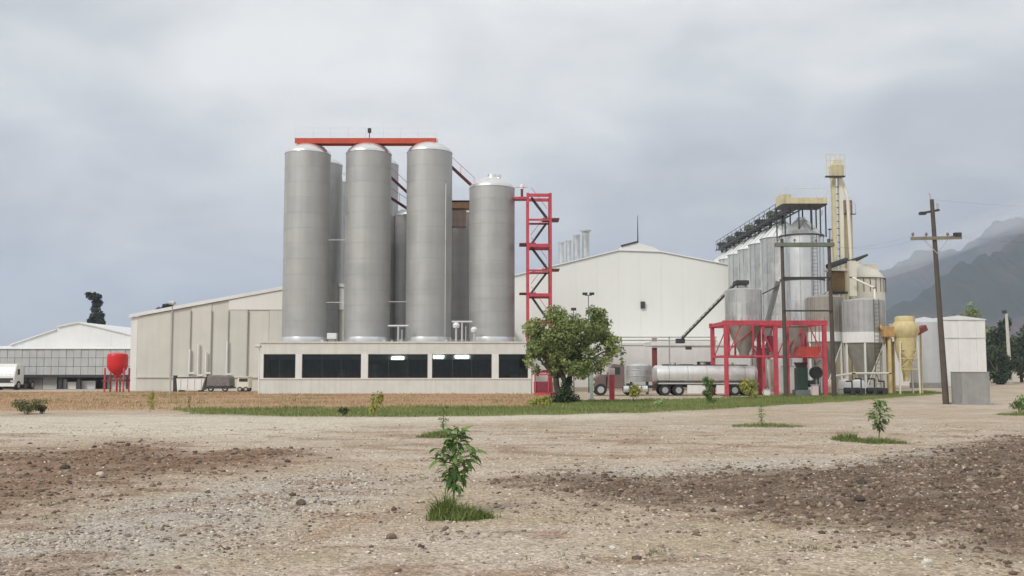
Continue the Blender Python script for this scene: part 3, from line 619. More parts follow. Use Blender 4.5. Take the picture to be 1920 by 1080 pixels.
for i, (px, py, r) in enumerate([(1052, 455, 0.34), (1066, 452, 0.34), (1081, 441, 0.44), (1098, 436, 0.50)]):
    Y = 136 + i * 0.6; x, z = P(px, py, Y); lab = ['thin grey exhaust stack closest to the red stair tower', 'second thin grey exhaust stack from the red stair tower', 'third grey exhaust stack, next to the capped tallest one', 'tallest grey exhaust stack with a wide cap above the cream roof'][i]
    t = thing('exhaust_stack', lab, 'stack', (x, Y, 0), 'exhaust stacks above the cream roof')
    MB().cyl((x, Y, 0), (x, Y, z), r, n=18).build('pipe', GALV, t, True)
    MB().lathe([(r + .04, z + 0.05), (r + 0.25, z + 0.12), (r + .28, z + 0.28), (0.001, z + 0.5)] if i == 3 else [(r + .02, z - .2), (r + .08, z - .18), (r + .08, z + .05), (r * 0.7, z + .06)], x, Y, 18).build('cap', GALV, t, True)

# ---- white low annex with canopy in front of the cream hall
YN = 113.0
an = thing('white_annex', 'low bright white annex wall behind the tanker truck', 'building', (PX(1300, YN), YN, 0))
x0, x1, zt_ = PX(1150, YN), PX(1450, YN), PZ(647, YN)
for i in range(10):
    a = x0 + (x1 - x0) * i / 10; b = x0 + (x1 - x0) * (i + 1) / 10
    MB().box(a + .004, b - .004, YN, YN + 0.25, 0, zt_).build('wall_panel', WHITEP, an)
MB().box(x0 - .1, x1 + .1, YN - 0.1, YBB - 0.05, zt_ + 0.002, zt_ + 0.25).build('roof', ROOFW, an)
for a, b, py in ((1241, 1264, 686), (1273, 1300, 686), (1307, 1340, 681)):
    MB().box(PX(a, YN), PX(b, YN), YN - 0.06, YN - 0.002, PZ(py + 5, YN), PZ(py - 3, YN)).build('window', DGLASS, an)
YK = 104.0
ca = thing('canopy', 'white flat loading canopy on red posts over the tanker truck', 'canopy', (PX(1290, YK), YK, 0))
MB().box(PX(1222, YK), PX(1440, YK), YK, YK + 6, PZ(648, YK), PZ(640, YK)).build('roof_slab', WHITEP, ca)
MB().box(PX(1222, YK), PX(1440, YK), YK + 0.1, YK + 0.35, PZ(652, YK), PZ(648, YK) - 0.002).build('edge_beam', GREYP, ca)
for px in (1229, 1436): MB().box(PX(px, YK) - 0.24, PX(px, YK) + 0.24, YK + 0.36, YK + 0.8, 0, PZ(634, YK) if px == 1229 else PZ(648, YK) - .002).build('post', DKRED, ca)
x, z = P(1291, 652, YK); MB().box(x - 0.3, x + 0.3, YK - 0.1, YK + 0.09, z - 0.2, z + 0.1).build('lamp', DKMETAL, ca)
pr = thing('pipe_rack', 'pair of thin grey pipes running along the cream hall above the canopy', 'pipes', (PX(1255, 102), 102, 0))
for py in (632, 638): MB().cyl((PX(1160, 102), 102, PZ(py, 102)), (PX(1345, 102), 102, PZ(py, 102)), 0.07, n=8).build('pipe', GALV, pr, True)
for px in (1166, 1256, 1342): MB().box(PX(px, 102) - 0.06, PX(px, 102) + 0.06, 102.08, 102.2, 0, PZ(630, 102)).build('rack_post', GALV, pr)

# ---- left warehouse with translucent wall and loading dock
YW = 112.0
Wh = thing('dock_warehouse', 'white gabled warehouse with grey sheet wall and open loading dock', 'building', (PX(110, YW), YW, 0))
wx0, wx1 = PX(-70, YW), PX(262, YW); zg0, zg1 = PZ(655, YW), PZ(703, YW)
gp = [P(a, b, YW + 2) for a, b in [(-90, 657), (20, 648), (106, 619), (108, 614), (147, 606), (176, 612), (262, 633), (262, 657)]]
MB().prism(gp, YW + 2, YW + 2.3).build('gable_wall', ROOFW, Wh)
rp = [gp[1], gp[2], gp[3], gp[4], gp[5], gp[6]]
for i in range(5):
    (xa_, za_), (xb_, zb_) = rp[i], rp[i + 1]
    if i == 1: continue
    MB().add([(xa_, YW + 1.8, za_ + .02), (xb_, YW + 1.8, zb_ + .02), (xb_, YW + 40, zb_ + .02), (xa_, YW + 40, za_ + .02), (xa_, YW + 1.8, za_ + .15), (xb_, YW + 1.8, zb_ + .15), (xb_, YW + 40, zb_ + .15), (xa_, YW + 40, za_ + .15)],
             [(0, 3, 2, 1), (4, 5, 6, 7), (0, 1, 5, 4), (1, 2, 6, 5), (2, 3, 7, 6), (3, 0, 4, 7)]).build('roof', ROOFW, Wh)
nx_ = 24
for i in range(nx_):
    a = wx0 + (wx1 - wx0) * i / nx_; b = wx0 + (wx1 - wx0) * (i + 1) / nx_
    for j in range(3):
        z0_ = zg1 + (zg0 - zg1) * j / 3; z1_ = zg1 + (zg0 - zg1) * (j + 1) / 3
        MB().box(a + .02, b - .02, YW - 0.03 * ((i + j) % 2), YW + 0.1, z0_ + .02, z1_ - .02).build('sheet_panel', GREYP, Wh)
MB().box(wx0, wx1, YW + 0.11, YW + 0.2, zg1, zg0).build('wall_frame', DKMETAL, Wh)
MB().add([(wx0, YW - .15, zg0 + .02), (wx1, YW - .15, zg0 + .02), (wx1, YW + 2, zg0 + .25), (wx0, YW + 2, zg0 + .25), (wx0, YW - .15, zg0 + .1), (wx1, YW - .15, zg0 + .1), (wx1, YW + 1.99, zg0 + .33), (wx0, YW + 1.99, zg0 + .33)],
         [(0, 3, 2, 1), (4, 5, 6, 7), (0, 1, 5, 4), (1, 2, 6, 5), (2, 3, 7, 6), (3, 0, 4, 7)]).build('lean_to_roof', ROOFW, Wh)
MB().box(wx0, wx1, YW - 0.05, YW + 0.15, zg1 - 0.28, zg1 - 0.003).build('lintel', DKMETAL, Wh)
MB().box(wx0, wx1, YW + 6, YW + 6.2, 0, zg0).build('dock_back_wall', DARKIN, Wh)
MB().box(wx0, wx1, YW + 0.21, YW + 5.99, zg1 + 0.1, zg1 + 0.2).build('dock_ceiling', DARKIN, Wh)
for px in (48, 112, 147, 195, 240): MB().box(PX(px, YW) - 0.18, PX(px, YW) + 0.18, YW + 0.2, YW + 0.55, 0, zg1 - .3).build('dock_post', DKMETAL, Wh)
for a, b, py, m_ in ((54, 82, 707, mat('pinkish_grey_door', (0.42, 0.39, 0.38), 0.7)), (83, 109, 707, PLASTER), (114, 127, 711, GREYP), (129, 145, 716, WHITEP), (150, 181, 714, mat('lavender_white_door', (0.66, 0.65, 0.70), 0.6)), (197, 238, 706, PLASTER)):
    MB().box(PX(a, YW + 1), PX(b, YW + 1), YW + 0.8, YW + 0.95, 0, PZ(py, YW + 1)).build('dock_door', m_, Wh)
MB().box(PX(52, YW), PX(110, YW), YW - 0.3, YW + 0.75, 0, PZ(731, YW)).build('dock_step', CONC, Wh)

# ---- white shed at the right with grey tank
YR = 128.0
sh = thing('white_shed', 'white sheet-metal shed between the utility pole and the concrete block', 'building', (PX(1800, YR), YR, 0))
x0, xm, x1 = PX(1748, YR), PX(1800, YR), PX(1850, YR); zs0, zs1 = PZ(600, YR), PZ(593, YR)
nP = 6
for i in range(nP):
    a = x0 + (x1 - x0) * i / nP; b = x0 + (x1 - x0) * (i + 1) / nP
    MB().box(a + .01, b - .01, YR - 0.03 * (i % 2), YR + 0.2, 0, zs0 - 0.01).build('wall_panel', WHITEP, sh)
MB().prism([(x0 - .1, zs0), (x1 + .1, zs0 - .003), (x1 + .1, zs0 + .1), (xm, zs1 + .1), (x0 - .1, zs0 + .1)], YR - 0.15, YR + 14).build('roof', ROOFW, sh)
MB().box(x1 - 0.2, x1, YR + 0.21, YR + 14, 0, zs0 - .01).build('side_wall', WHITEP, sh)
MB().box(x0, x0 + .2, YR + 0.21, YR + 14, 0, zs0 - .01).build('side_wall', WHITEP, sh)
MB().box(x0, x1, YR - 0.08, YR - 0.035, PZ(634, YR) - .05, PZ(634, YR) + .05).build('seam_strip', GREYP, sh)
gt = thing('grey_tank', 'plain pale grey cylinder tank squeezed between yellow cyclone and white shed', 'tank', (PX(1738, 120), 120, 0))
MB().lathe([(1.75, 0.0), (1.75, 1.5), (1.75, PZ(605, 120)), (1.2, PZ(603, 120) + .3), (0.001, PZ(602, 120) + .5)], PX(1736, 120), 120, 40).build('shell', mat('pale_grey_paint', (0.55, 0.56, 0.57), 0.5, 0, 0.06, 1, 0.15), gt, True)
MB().lathe([(1.85, 0.0), (1.85, 0.6), (1.76, 0.62)], PX(1736, 120), 120, 40).build('plinth', CONC, gt)

# ================================================================== SILOS AND GRAIN PLANT
def ribbed_silo(name, label, cx, cy, r, z0, ze, zp, m, group, nrib=16, rings=8, part_roof=None):
    t = thing(name, label, 'silo', (cx, cy, 0), group)
    MB().lathe([(r, z0), (r, ze)], cx, cy, 56).build('shell', m, t, True)
    sr = MB()
    for i in range(1, rings * 2):
        z = z0 + (ze - z0) * i / (rings * 2); sr.lathe([(r + .001, z - .03), (r + .014, z - .015), (r + .014, z + .015), (r + .001, z + .03)], cx, cy, 56)
    sr.build('sheet_seams', m, t)
    b = MB()
    rf = MB().lathe([(r + .12, ze), (r + .12, ze + .05), (0.45, zp), (0.4, zp + .25), (0.001, zp + .28)], cx, cy, 48).build('roof', part_roof or ROOFW, t, True)
    for k in range(nrib):
        a = 2 * math.pi * (k + .3) / nrib; c, s_ = math.cos(a), math.sin(a)
        MB().beam((cx + c * (r + .03), cy + s_ * (r + .03), z0), (cx + c * (r + .03), cy + s_ * (r + .03), ze - .02), 0.09, 0.06, up=(c, s_, 0)).build('stiffener', GALV, t)
        b.beam((cx + c * (r + .1), cy + s_ * (r + .1), ze + .08), (cx + c * .5, cy + s_ * .5, zp + .03), 0.06)
    b.build('roof_ribs', GALV, rf)
    return t
xrow = 28.6; zrow = PZ(443, 104)
first = ['first round galvanised silo of the row, nearest the polished one', 'second silo of the receding galvanised row', 'third silo of the receding galvanised row', 'fourth silo of the receding galvanised row', 'fifth silo of the receding galvanised row', 'last and farthest silo of the row above the cream roof']
proto = None
for i in range(6):
    y = 106.3 + 5.1 * i
    if proto is None: proto = ribbed_silo('grain_silo', first[0], xrow, y, 2.28, 0, zrow, zrow + 1.75, GALV, 'row of galvanised silos')
    else:
        c = dup(proto, None, (xrow - 0.06 * i, y, 0)); c['label'] = first[i]
zcv = PZ(388, 100)
cv = thing('roof_conveyor', 'dark conveyor gantry running along the tops of the silo row', 'conveyor', (xrow - .8, 118, zrow + 1.8))
xcv = xrow - 0.7
MB().box(xcv - 0.35, xcv + 0.35, 98.5, 134.5, zcv - 0.35, zcv + 0.1).build('trough', DKMETAL, cv)
for i in range(7):
    y = 101.5 + 5.1 * i; MB().box(xcv - .62, xcv + .3, y, y + 1.3, zcv + .102, zcv + .5 + .15 * (i % 2)).build('gate_box', [DKMETAL, GREENM][i % 2], cv, bevel=.04)
    MB().cyl((xcv + .2, y + 2.6, zcv - .35), (xrow, 106.3 + 5.1 * i, zrow + 1.5), .16, n=10).build('drop_spout', DKMETAL, cv, True)
for k in range(20):
    y = 99 + 1.75 * k; MB().beam((xcv - .72, y, zcv - .3), (xcv - .72, y + .87, zcv + .45), .05).beam((xcv - .72, y + .87, zcv + .45), (xcv - .72, y + 1.75, zcv - .3), .05).build('truss_strut', DKMETAL, cv)
for x in (xcv - 0.7, xcv + 0.7): MB().box(x - 0.05, x + 0.05, 98.5, 134.5, zcv - 0.42, zcv - 0.30).build('walkway_beam', DKMETAL, cv)
for k in range(16):
    y = 99 + 2.3 * k
    MB().beam((xcv - 0.72, y, zcv - 0.3), (xcv - 0.72, y, zcv + 0.85), 0.05).beam((xcv - .7, y, zcv - .36), (xcv + .7, y, zcv - .36), .08).build('railing_post', DKMETAL, cv)
    if k % 2 == 0 and k > 2: MB().beam((xcv, y, zcv - 0.42), (xcv, y, zrow + 1.3), 0.14).build('support_leg', DKMETAL, cv)
for dz in (0.45, 0.85): MB().cyl((xcv - 0.72, 98.5, zcv + dz), (xcv - 0.72, 134.5, zcv + dz), 0.03, n=6).build('rail', DKMETAL, cv)
# polished silo in front, in its own frame
YS = 97.0; sx = PX(1508, YS); rs = 2.02; zse = PZ(439, YS - rs); zsm = PZ(522, YS - rs)
ps = ribbed_silo('polished_silo', 'shiny polished silo with a bright highlight behind the twin dark poles', sx, YS, rs, 0, zse, zse + 1.6, SHINY, None, 12, 6, GALV)
MB().lathe([(rs + .02, zsm - .12), (rs + .10, zsm - .1), (rs + .10, zsm + .1), (rs + .02, zsm + .12)], sx, YS, 48).build('band', DKMETAL, ps)
MB().lathe([(rs + .01, zse - .05), (rs + .13, zse - .04), (rs + .13, zse + .08), (rs, zse + .09)], sx, YS, 48).build('band', DKMETAL, ps)
hp = thing('head_platform', 'pale yellow head platform on thin posts above the polished silo', 'platform', (sx, YS, zse + .1))
px0, px1 = PX(1466, YS), PX(1549, YS); zp0, zp1 = PZ(389, YS), PZ(376, YS)
MB().box(px0, px1, YS - 1.6, YS + 1.6, zp0, zp0 + 0.12).build('deck', DKMETAL, hp)
MB().box(px0 + .3, px1, YS - 1.65, YS - 1.55, zp0 + 0.122, zp1).build('side_panel', YELLOW, hp)
MB().box(px0 + .3, px1, YS + 1.55, YS + 1.65, zp0 + 0.122, zp1).build('side_panel', YELLOW, hp)
MB().box(px0 - .05, px0 + 0.95, YS - 1.1, YS + 0.8, zp0 + .122, PZ(368, YS)).build('drive_box', YELLOW, hp)
for px in (1470, 1496, 1520, 1536, 1546):
    for y in (YS - 1.5, YS + 1.5):
        x = PX(px, YS); d2 = (x - sx) ** 2 + (y - YS) ** 2
        MB().beam((x, y, zse - .2 if d2 > rs * rs else zse + .12), (x, y, zp0 - .002), 0.11).build('post', DKMETAL, hp)
for k in range(6):
    x = px0 + (px1 - px0) * k / 5; MB().cyl((x, YS - 1.6, zp1), (x, YS - 1.6, zp1 + 0.9), 0.02, n=6).build('railing_post', CREAMP, hp)
MB().cyl((px0, YS - 1.6, zp1 + 0.9), (px1, YS - 1.6, zp1 + 0.9), 0.022, n=6).build('rail', CREAMP, hp)
MB().beam((px1, YS, zp0 - .3), (PX(1566, YS), YS + 3, zp0 - 0.3), 0.08).build('tie_beam', GALV, hp)
# bucket elevators
YE = 104.0
be = thing('bucket_elevator', 'tallest pale yellow bucket elevator with a caged head platform', 'elevator', (PX(1578, YE), YE, 0))
for px in (1571, 1584): MB().box(PX(px, YE) - 0.19, PX(px, YE) + 0.19, YE - 0.3, YE + 0.3, 0, PZ(334, YE)).build('elevator_leg', YELLOW if px == 1571 else CREAMP, be)
zh0 = PZ(333, YE)
MB().box(PX(1566, YE), PX(1589, YE), YE - 0.6, YE + 0.6, zh0, PZ(310, YE)).build('head_casing', YELLOW, be, bevel=0.1)
MB().prism([(PX(1567, YE), PZ(310, YE) + .003), (PX(1588, YE), PZ(310, YE) + .003), (PX(1584, YE), PZ(298, YE)), (PX(1571, YE), PZ(298, YE))], YE - 0.5, YE + 0.5).build('head_hood', CREAMP, be)
MB().box(PX(1552, YE), PX(1588, YE), YE - 1.1, YE - .61, zh0 - 0.12, zh0 - .002).build('platform', DKMETAL, be)
for px in (1553, 1561, 1570, 1579, 1588): MB().cyl((PX(px, YE), YE - 1.05, zh0), (PX(px, YE), YE - 1.05, PZ(294, YE)), 0.025, n=6).build('cage_post', YELLOW, be)
for py in (294, 305, 318): MB().cyl((PX(1552, YE), YE - 1.05, PZ(py, YE)), (PX(1589, YE), YE - 1.05, PZ(py, YE)), 0.022, n=6).build('cage_rail', YELLOW, be)
for k in range(26):
    z = 3 + k * 0.72; MB().box(PX(1571, YE) + .192, PX(1584, YE) - .192, YE - 0.06, YE + .06, z, z + .07).build('spacer', DKMETAL, be)
MB().tube([(PX(1588, YE), YE, PZ(338, YE)), (PX(1596, YE), YE - .3, PZ(372, YE)), (PX(1600, YE), YE - .5, PZ(560, YE))], 0.17, 10).build('down_spout', CREAMP, be, True)
b2 = thing('bucket_elevator', 'second, shorter bucket elevator with rusty head beside the tallest one', 'elevator', (PX(1598, YE + 2), YE + 2, 0))
y = YE + 2
for px in (1592, 1601): MB().box(PX(px, y) - 0.19, PX(px, y) + 0.19, y - 0.22, y + 0.22, 0, PZ(402, y)).build('elevator_leg', YELLOW, b2)
MB().box(PX(1587, y), PX(1604, y), y - 0.5, y + 0.5, PZ(402, y), PZ(376, y)).build('head_casing', mat('rust_pink_paint', (0.45, 0.28, 0.18), 0.7, 0, 0.2, 2, 0.3), b2, bevel=0.1)
MB().box(PX(1585, y), PX(1608, y), y - 0.9, y - .51, PZ(404, y), PZ(403, y)).build('platform', DKMETAL, b2)
for px in (1586, 1597, 1607): MB().cyl((PX(px, y), y - .85, PZ(403, y)), (PX(px, y), y - .85, PZ(384, y)), 0.03, n=6).build('railing_post', GALV, b2)
MB().cyl((PX(1586, y), y - .85, PZ(384, y)), (PX(1607, y), y - .85, PZ(384, y)), 0.025, n=6).build('rail', GALV, b2)
# sloping spouts over the cream silo
sp = thing('grain_spout', 'dark sloping grain spouts leaving the elevators above the cream silo', 'spout', (PX(1595, 103), 103, PZ(500, 103)))
MB().cyl((PX(1557, 101), 101, PZ(500, 101)), (PX(1592, 103), 103, PZ(488, 103)), 0.28, n=10).build('spout', DKMETAL, sp, True)
MB().cyl((PX(1598, 103), 103, PZ(492, 103)), (PX(1632, 104), 104, PZ(478, 104)), 0.26, 0.12, 10).build('spout', DKMETAL, sp, True)
# yellow open frame with brown box by the elevators
ef = thing('elevator_stand', 'yellow-brown boxed frame at the elevator foot beside the poles', 'frame', (PX(1576, 100), 100, 0))
for px in (1560, 1592): MB().beam((PX(px, 100), 100, 0), (PX(px, 100), 100, PZ(506, 100)), 0.16).build('post', YELLOW, ef)
MB().box(PX(1557, 100), PX(1595, 100), 99.7, 101.5, PZ(508, 100), PZ(504, 100)).build('roof_plate', CREAMP, ef)
MB().box(PX(1562, 100), PX(1590, 100), 100.2, 101.4, PZ(546, 100), PZ(509, 100)).build('machine_box', mat('brown_machine', (0.27, 0.18, 0.08), 0.7, 0, 0.3, 2, 0.3), ef)
MB().box(PX(1558, 100), PX(1594, 100), 99.8, 101.5, PZ(550, 100), PZ(547, 100)).build('floor_plate', DKMETAL, ef)
MB().box(PX(1594, 99.5), PX(1607, 99.5), 98.9, 99.5, PZ(556, 99.5), PZ(490, 99.5)).build('yellow_column', CREAMP, ef)
# cream domed silo
YD = 110.0; cxd = PX(1613, YD); rd = 2.75
cs = thing('domed_silo', 'big cream domed silo with a black guard rail behind the grey hoppers', 'silo', (cxd, YD, 0))
zd = PZ(522, YD - rd)
MB().lathe([(rd, 0), (rd, zd), (rd * .97, zd + .35), (rd * .8, zd + .95), (rd * .45, zd + 1.5), (0.4, zd + 1.7), (0.4, zd + 2.3), (0.001, zd + 2.32)], cxd, YD, 48).build('shell', CREAMP, cs, True)
for k in range(14):
    a = math.pi + k * math.pi / 13; MB().cyl((cxd + math.cos(a) * (rd + .1), YD + math.sin(a) * (rd + .1), zd - 1.4), (cxd + math.cos(a) * (rd + .1), YD + math.sin(a) * (rd + .1), zd + .1), 0.035, n=6).build('railing_post', DKMETAL, cs)
MB().lathe([(rd + .05, zd + .05), (rd + .13, zd + .05), (rd + .13, zd + .13), (rd + .05, zd + .13)], cxd, YD, 48).build('guard_rail', DKMETAL, cs)
MB().box(cxd + 0.6, cxd + 1.9, YD - 1, YD + 1, zd + .9, zd + 1.75).build('roof_hatch', CREAMP, cs, bevel=.05)

# ---- hopper-bottom silos on legs
def hopper(name, label, px, Y, r, py_top, py_ring0, py_ring1, py_cone, m, ring=True, legs=6, group='hopper silos on legs', legm=None, foot=0.0):
    cx = PX(px, Y); zt_ = PZ(py_top, Y - r); z1 = PZ(py_ring0, Y - r); z2 = PZ(py_ring1, Y - r); zc = PZ(py_cone, Y)
    t = thing(name, label, 'silo', (cx, Y, foot), group)
    MB().lathe([(r, z1), (r, zt_), (r * .96, zt_ + .06), (0.3, zt_ + .30), (0.001, zt_ + .33)], cx, Y, 44).build('shell', m, t, True)
    if ring: MB().lathe([(r, z2), (r + .07, z2), (r + .07, z1), (r, z1)], cx, Y, 44).build('ring_beam', WHITEP, t)
    MB().lathe([(r - .01, z2 + .01), (0.42, zc), (0.42, zc - .25), (0.001, zc - .26)], cx, Y, 44).build('cone', mat('hopper_cone', (0.36, 0.345, 0.31), 0.6, 0.3, 0.15, 1.5, 0.2), t, True)
    n = 22
    for k in range(n): 
        a = 2 * math.pi * (k + .37) / n; MB().beam((cx + math.cos(a) * (r + .02), Y + math.sin(a) * (r + .02), z1), (cx + math.cos(a) * (r + .02), Y + math.sin(a) * (r + .02), zt_), 0.05, 0.04, up=(math.cos(a), math.sin(a), 0)).build('seam', m, t)
    for k in range(legs):
        a = 2 * math.pi * (k + .2) / legs; lx, ly = cx + math.cos(a) * (r - .05), Y + math.sin(a) * (r - .05)
        MB().beam((lx, ly, foot), (lx, ly, z2), 0.15).build('leg', legm or WHITEP, t)
        a2 = 2 * math.pi * (k + 1.2) / legs
        if k % 2 == 0: MB().beam((lx, ly, foot + .4), (cx + math.cos(a2) * (r - .05), Y + math.sin(a2) * (r - .05), z2 - .3), 0.08).build('brace', legm or WHITEP, t)
    return t
hopper('hopper_silo', 'grey corrugated hopper silo with white ring beam beside the yellow cyclone', 1622, 91, 1.80, 562, 622, 642, 716, mat('grey_hopper_sheet', (0.50, 0.50, 0.49), 0.5, 0.5, 0.1, 1.4, 0.25))
hopper('hopper_silo', 'brownish grey hopper silo behind the dark pole, beside the red frame', 1549, 94, 1.62, 556, 622, 640, 706, TAN)
# ---- yellow cyclone
YY = 89.0; cy_ = PX(1699, YY); CYCM = mat('ochre_yellow_paint', (0.62, 0.52, 0.27), .6, 0, .15, 1.5, .3, dirt=(.32, .2, .08))
cyc = thing('dust_cyclone', 'pale yellow dust cyclone with rusty ducts on tall yellow legs', 'cyclone', (cy_, YY, 0))
z = lambda py: PZ(py, YY)
MB().lathe([(0.001, z(592)), (0.72, z(593)), (0.85, z(597)), (0.85, z(603)), (1.15, z(612)), (1.2, z(622)), (0.95, z(632)), (0.9, z(634))], cy_, YY, 32).build('drum', CYCM, cyc, True)
MB().lathe([(0.9, z(634)), (0.86, z(656)), (0.3, z(700)), (0.25, z(715)), (0.001, z(715))], cy_, YY, 32).build('cone', CYCM, cyc, True)
MB().box(cy_ - 2.0, cy_ - 1.0, YY - .4, YY + .4, z(632), z(612)).build('inlet_duct', OCHRE, cyc, bevel=.05)
MB().beam((cy_ + 0.9, YY, z(624)), (cy_ + 1.9, YY + .4, z(614)), 0.6, 0.5).build('outlet_duct', DKRED, cyc)
for sx_ in (-.75, .75):
    for sy in (-.75, .75): MB().beam((cy_ + sx_ * 1.15, YY + sy, 0), (cy_ + sx_, YY + sy, z(640)), 0.11).build('leg', CREAMP, cyc)
MB().beam((cy_ - .83, YY - .75, z(692)), (cy_ + .83, YY - .75, z(692)), .08).build('cross_bar', CYCM, cyc)
for k, px in enumerate((1669, 1674, 1681)): MB().cyl((PX(px, YY), YY + .3 * k, 0.1), (PX(px, YY), YY + .3 * k, z(628 + 6 * k)), 0.16 - .03 * k, n=12).build('riser_pipe', [CYCM, OCHRE, CYCM][k], cyc, True)
for zq in (656, 672): MB().box(cy_ - .86, cy_ + .86, YY - .80, YY - .74, z(zq) - .03, z(zq) + .03).build('cross_bar', CYCM, cyc)
MB().beam((cy_ - .84, YY - .77, z(692)), (cy_ + .80, YY - .77, z(658)), .05).beam((cy_ + .84, YY - .77, z(692)), (cy_ - .80, YY - .77, z(658)), .05).build('cross_brace', CYCM, cyc)
for px in (1664, 1728): MB().beam((PX(px, YY + 1), YY + 1, 0), (PX(px, YY + 1), YY + 1, z(622)), .12).build('frame_post', OCHRE if px == 1664 else CYCM, cyc)
MB().beam((PX(1664, YY + 1), YY + 1, z(624)), (PX(1728, YY + 1), YY + 1, z(624)), .12).build('frame_beam', CYCM, cyc)
MB().tube([(cy_ - 1.9, YY, z(618)), (cy_ - 2.3, YY + 1, z(600)), (PX(1640, 93), 93, z(566))], .16, 10).build('dust_duct', OCHRE, cyc, True)
def ladder(label, x, y, z0_, z1_):
    t = thing('ladder', label, 'ladder', (x, y, z0_))
    for d in (-.22, .22): MB().cyl((x + d, y, z0_), (x + d, y, z1_), .025, n=6).build('rail', DKMETAL, t)
    for k in range(int((z1_ - z0_) / .35)): MB().cyl((x - .22, y, z0_ + .2 + .35 * k), (x + .22, y, z0_ + .2 + .35 * k), .016, n=5).build('rung', DKMETAL, t)
ladder('thin dark ladder up the side of the grey hopper silo', PX(1646, 89.2), 89.15, 0, PZ(560, 89.2))
ladder('thin dark ladder up the polished silo', PX(1532, 95), 94.85, 0, PZ(440, 95))
for i, (pts_, lab) in enumerate((([(1596, 520, 98), (1640, 540, 96), (1640, 600, 94)], 'thin cream duct bending down from the elevators to the grey hopper'), ([(1556, 430, 99), (1556, 545, 97.5), (1546, 556, 95)], 'thin grey duct dropping to the brownish hopper silo'), ([(1668, 700, 88), (1600, 700, 87), (1560, 706, 87)], 'low cream pipe running behind the pumps'))):
    q = [Vector((PX(a, c, b), c, PZ(b, c))) for a, b, c in pts_]; t = thing('duct', lab, 'duct', q[-1]); MB().tube(q, .10, 10).build('pipe', [CREAMP, GALV, CREAMP][i], t, True)
    for p_ in q[:-1]: MB().lathe([(.10, p_.z - .05), (.17, p_.z - .05), (.17, p_.z + .05), (.10, p_.z + .05)], p_.x, p_.y, 12).build('flange', DKMETAL, t)
# ---- white tote tanks and pumps below the hoppers
for i, (px, w, lab) in enumerate(((1584, 1.15, 'white plastic storage tank beneath the hoppers, nearest the dark pole'), (1608, 1.25, 'white plastic storage tank directly under the grey hopper silo'))):
    Y = 86.5; x = PX(px, Y); t = thing('storage_tank', lab, 'tank', (x, Y, 0), 'white tanks under the hoppers')
    MB().lathe([(0.001, 0), (.55, 0), (.58, .1), (.58, .95), (.5, 1.2), (.2, 1.32), (.2, 1.42), (.001, 1.43)], x, Y, 28).build('body', WHITEP, t, True)
    MB().lathe([(.585, .45), (.60, .47), (.60, .53), (.585, .55)], x, Y, 28).build('hoop', GREYP, t)
for i, (px, lab) in enumerate(((1590, 'black motor pump left of the lower hopper cone'), (1607, 'black motor pump under the grey hopper silo'), (1650, 'dark pump between grey hopper legs and yellow pipes'), (1632, 'dark pump under the hopper outlet'))):
    Y = 84.2; x = PX(px, Y); t = thing('pump', lab, 'pump', (x, Y, 0), 'pumps below the hoppers')
    MB().box(x - .4, x + .4, Y - .25, Y + .25, 0, .12).build('base_plate', DKMETAL, t)
    MB().cyl((x - .35, Y, .42), (x + .15, Y, .42), .26, n=18).build('motor', BLACK, t, True)
    MB().lathe([(.001, .12), (.3, .14), (.3, .62), (.001, .66)], x + .3, Y, 18).build('volute', DKMETAL, t, True)
    MB().tube([(x + .3, Y, .6), (x + .3, Y, 1.2 + .2 * (i % 2)), (x - .2, Y, 1.2 + .2 * (i % 2))], .06, 8).build('outlet_pipe', BLACK, t, True)

# ---- red frame with hoppers and auger
y0, y1 = 82.0, 87.5
rx = [PX(p, y0) for p in (1362, 1455, 1547)]; zt_ = PZ(601, y0)
rfm = thing('red_gantry', 'red steel frame carrying the hopper silos, two bays wide', 'frame', (rx[1], (y0 + y1) / 2, 0))
for x in rx:
    for y in (y0, y1): MB().box(x - .16, x + .16, y - .16, y + .16, 0, zt_ - .4).build('post', RED, rfm, bevel=.02)
for y in (y0, y1):
    MB().box(rx[0] - .25, rx[2] + .25, y - .18, y + .18, zt_ - .398, zt_).build('top_beam', RED, rfm)
    for i in (0, 1): MB().box(rx[i] + .162, rx[i + 1] - .162, y - .08, y + .08, PZ(668, y0) - .08, PZ(668, y0) + .08).build('mid_beam', RED, rfm)
for x in rx:
    MB().box(x - .13, x + .13, y0 + .182, y1 - .182, zt_ - .35, zt_ - .05).build('cross_beam', RED, rfm)
    MB().box(x - .07, x + .07, y0 + .162, y1 - .162, PZ(668, y0) - .1, PZ(668, y0) + .1).build('cross_beam', RED, rfm)
for px in (1432, 1478): MB().box(PX(px, 83.0) - .09, PX(px, 83.0) + .09, 82.9, 83.08, 0, zt_ - .4).build('inner_post', RED, rfm)
for i in (0, 1):
    for yq in (y0, y1):
        zm, zu = PZ(668, y0) + .09, zt_ - .41; MB().beam((rx[i] + .17, yq, zm), (rx[i] + 1.2, yq, zu), .08).beam((rx[i + 1] - .17, yq, zm), (rx[i + 1] - 1.2, yq, zu), .08).build('knee_brace', RED, rfm)
for x in rx:
    for yq in (y0, y1): MB().box(x - .28, x + .28, yq - .28, yq + .28, 0, .06).build('base_plate', DKMETAL, rfm)
for k in range(14):
    xq = rx[0] + (rx[2] - rx[0]) * k / 13; MB().cyl((xq, y0 - .12, zt_), (xq, y0 - .12, zt_ + .25 + .0 * k), .02, n=6).build('stub', RED, rfm)
MB().box(PX(1440, 83), PX(1452, 83), 82.5, 83.2, PZ(660, 83), PZ(630, 83)).build('feed_box', mat('plum_paint', (0.22, 0.03, 0.05), 0.6, 0, 0.2, 1.5), rfm)
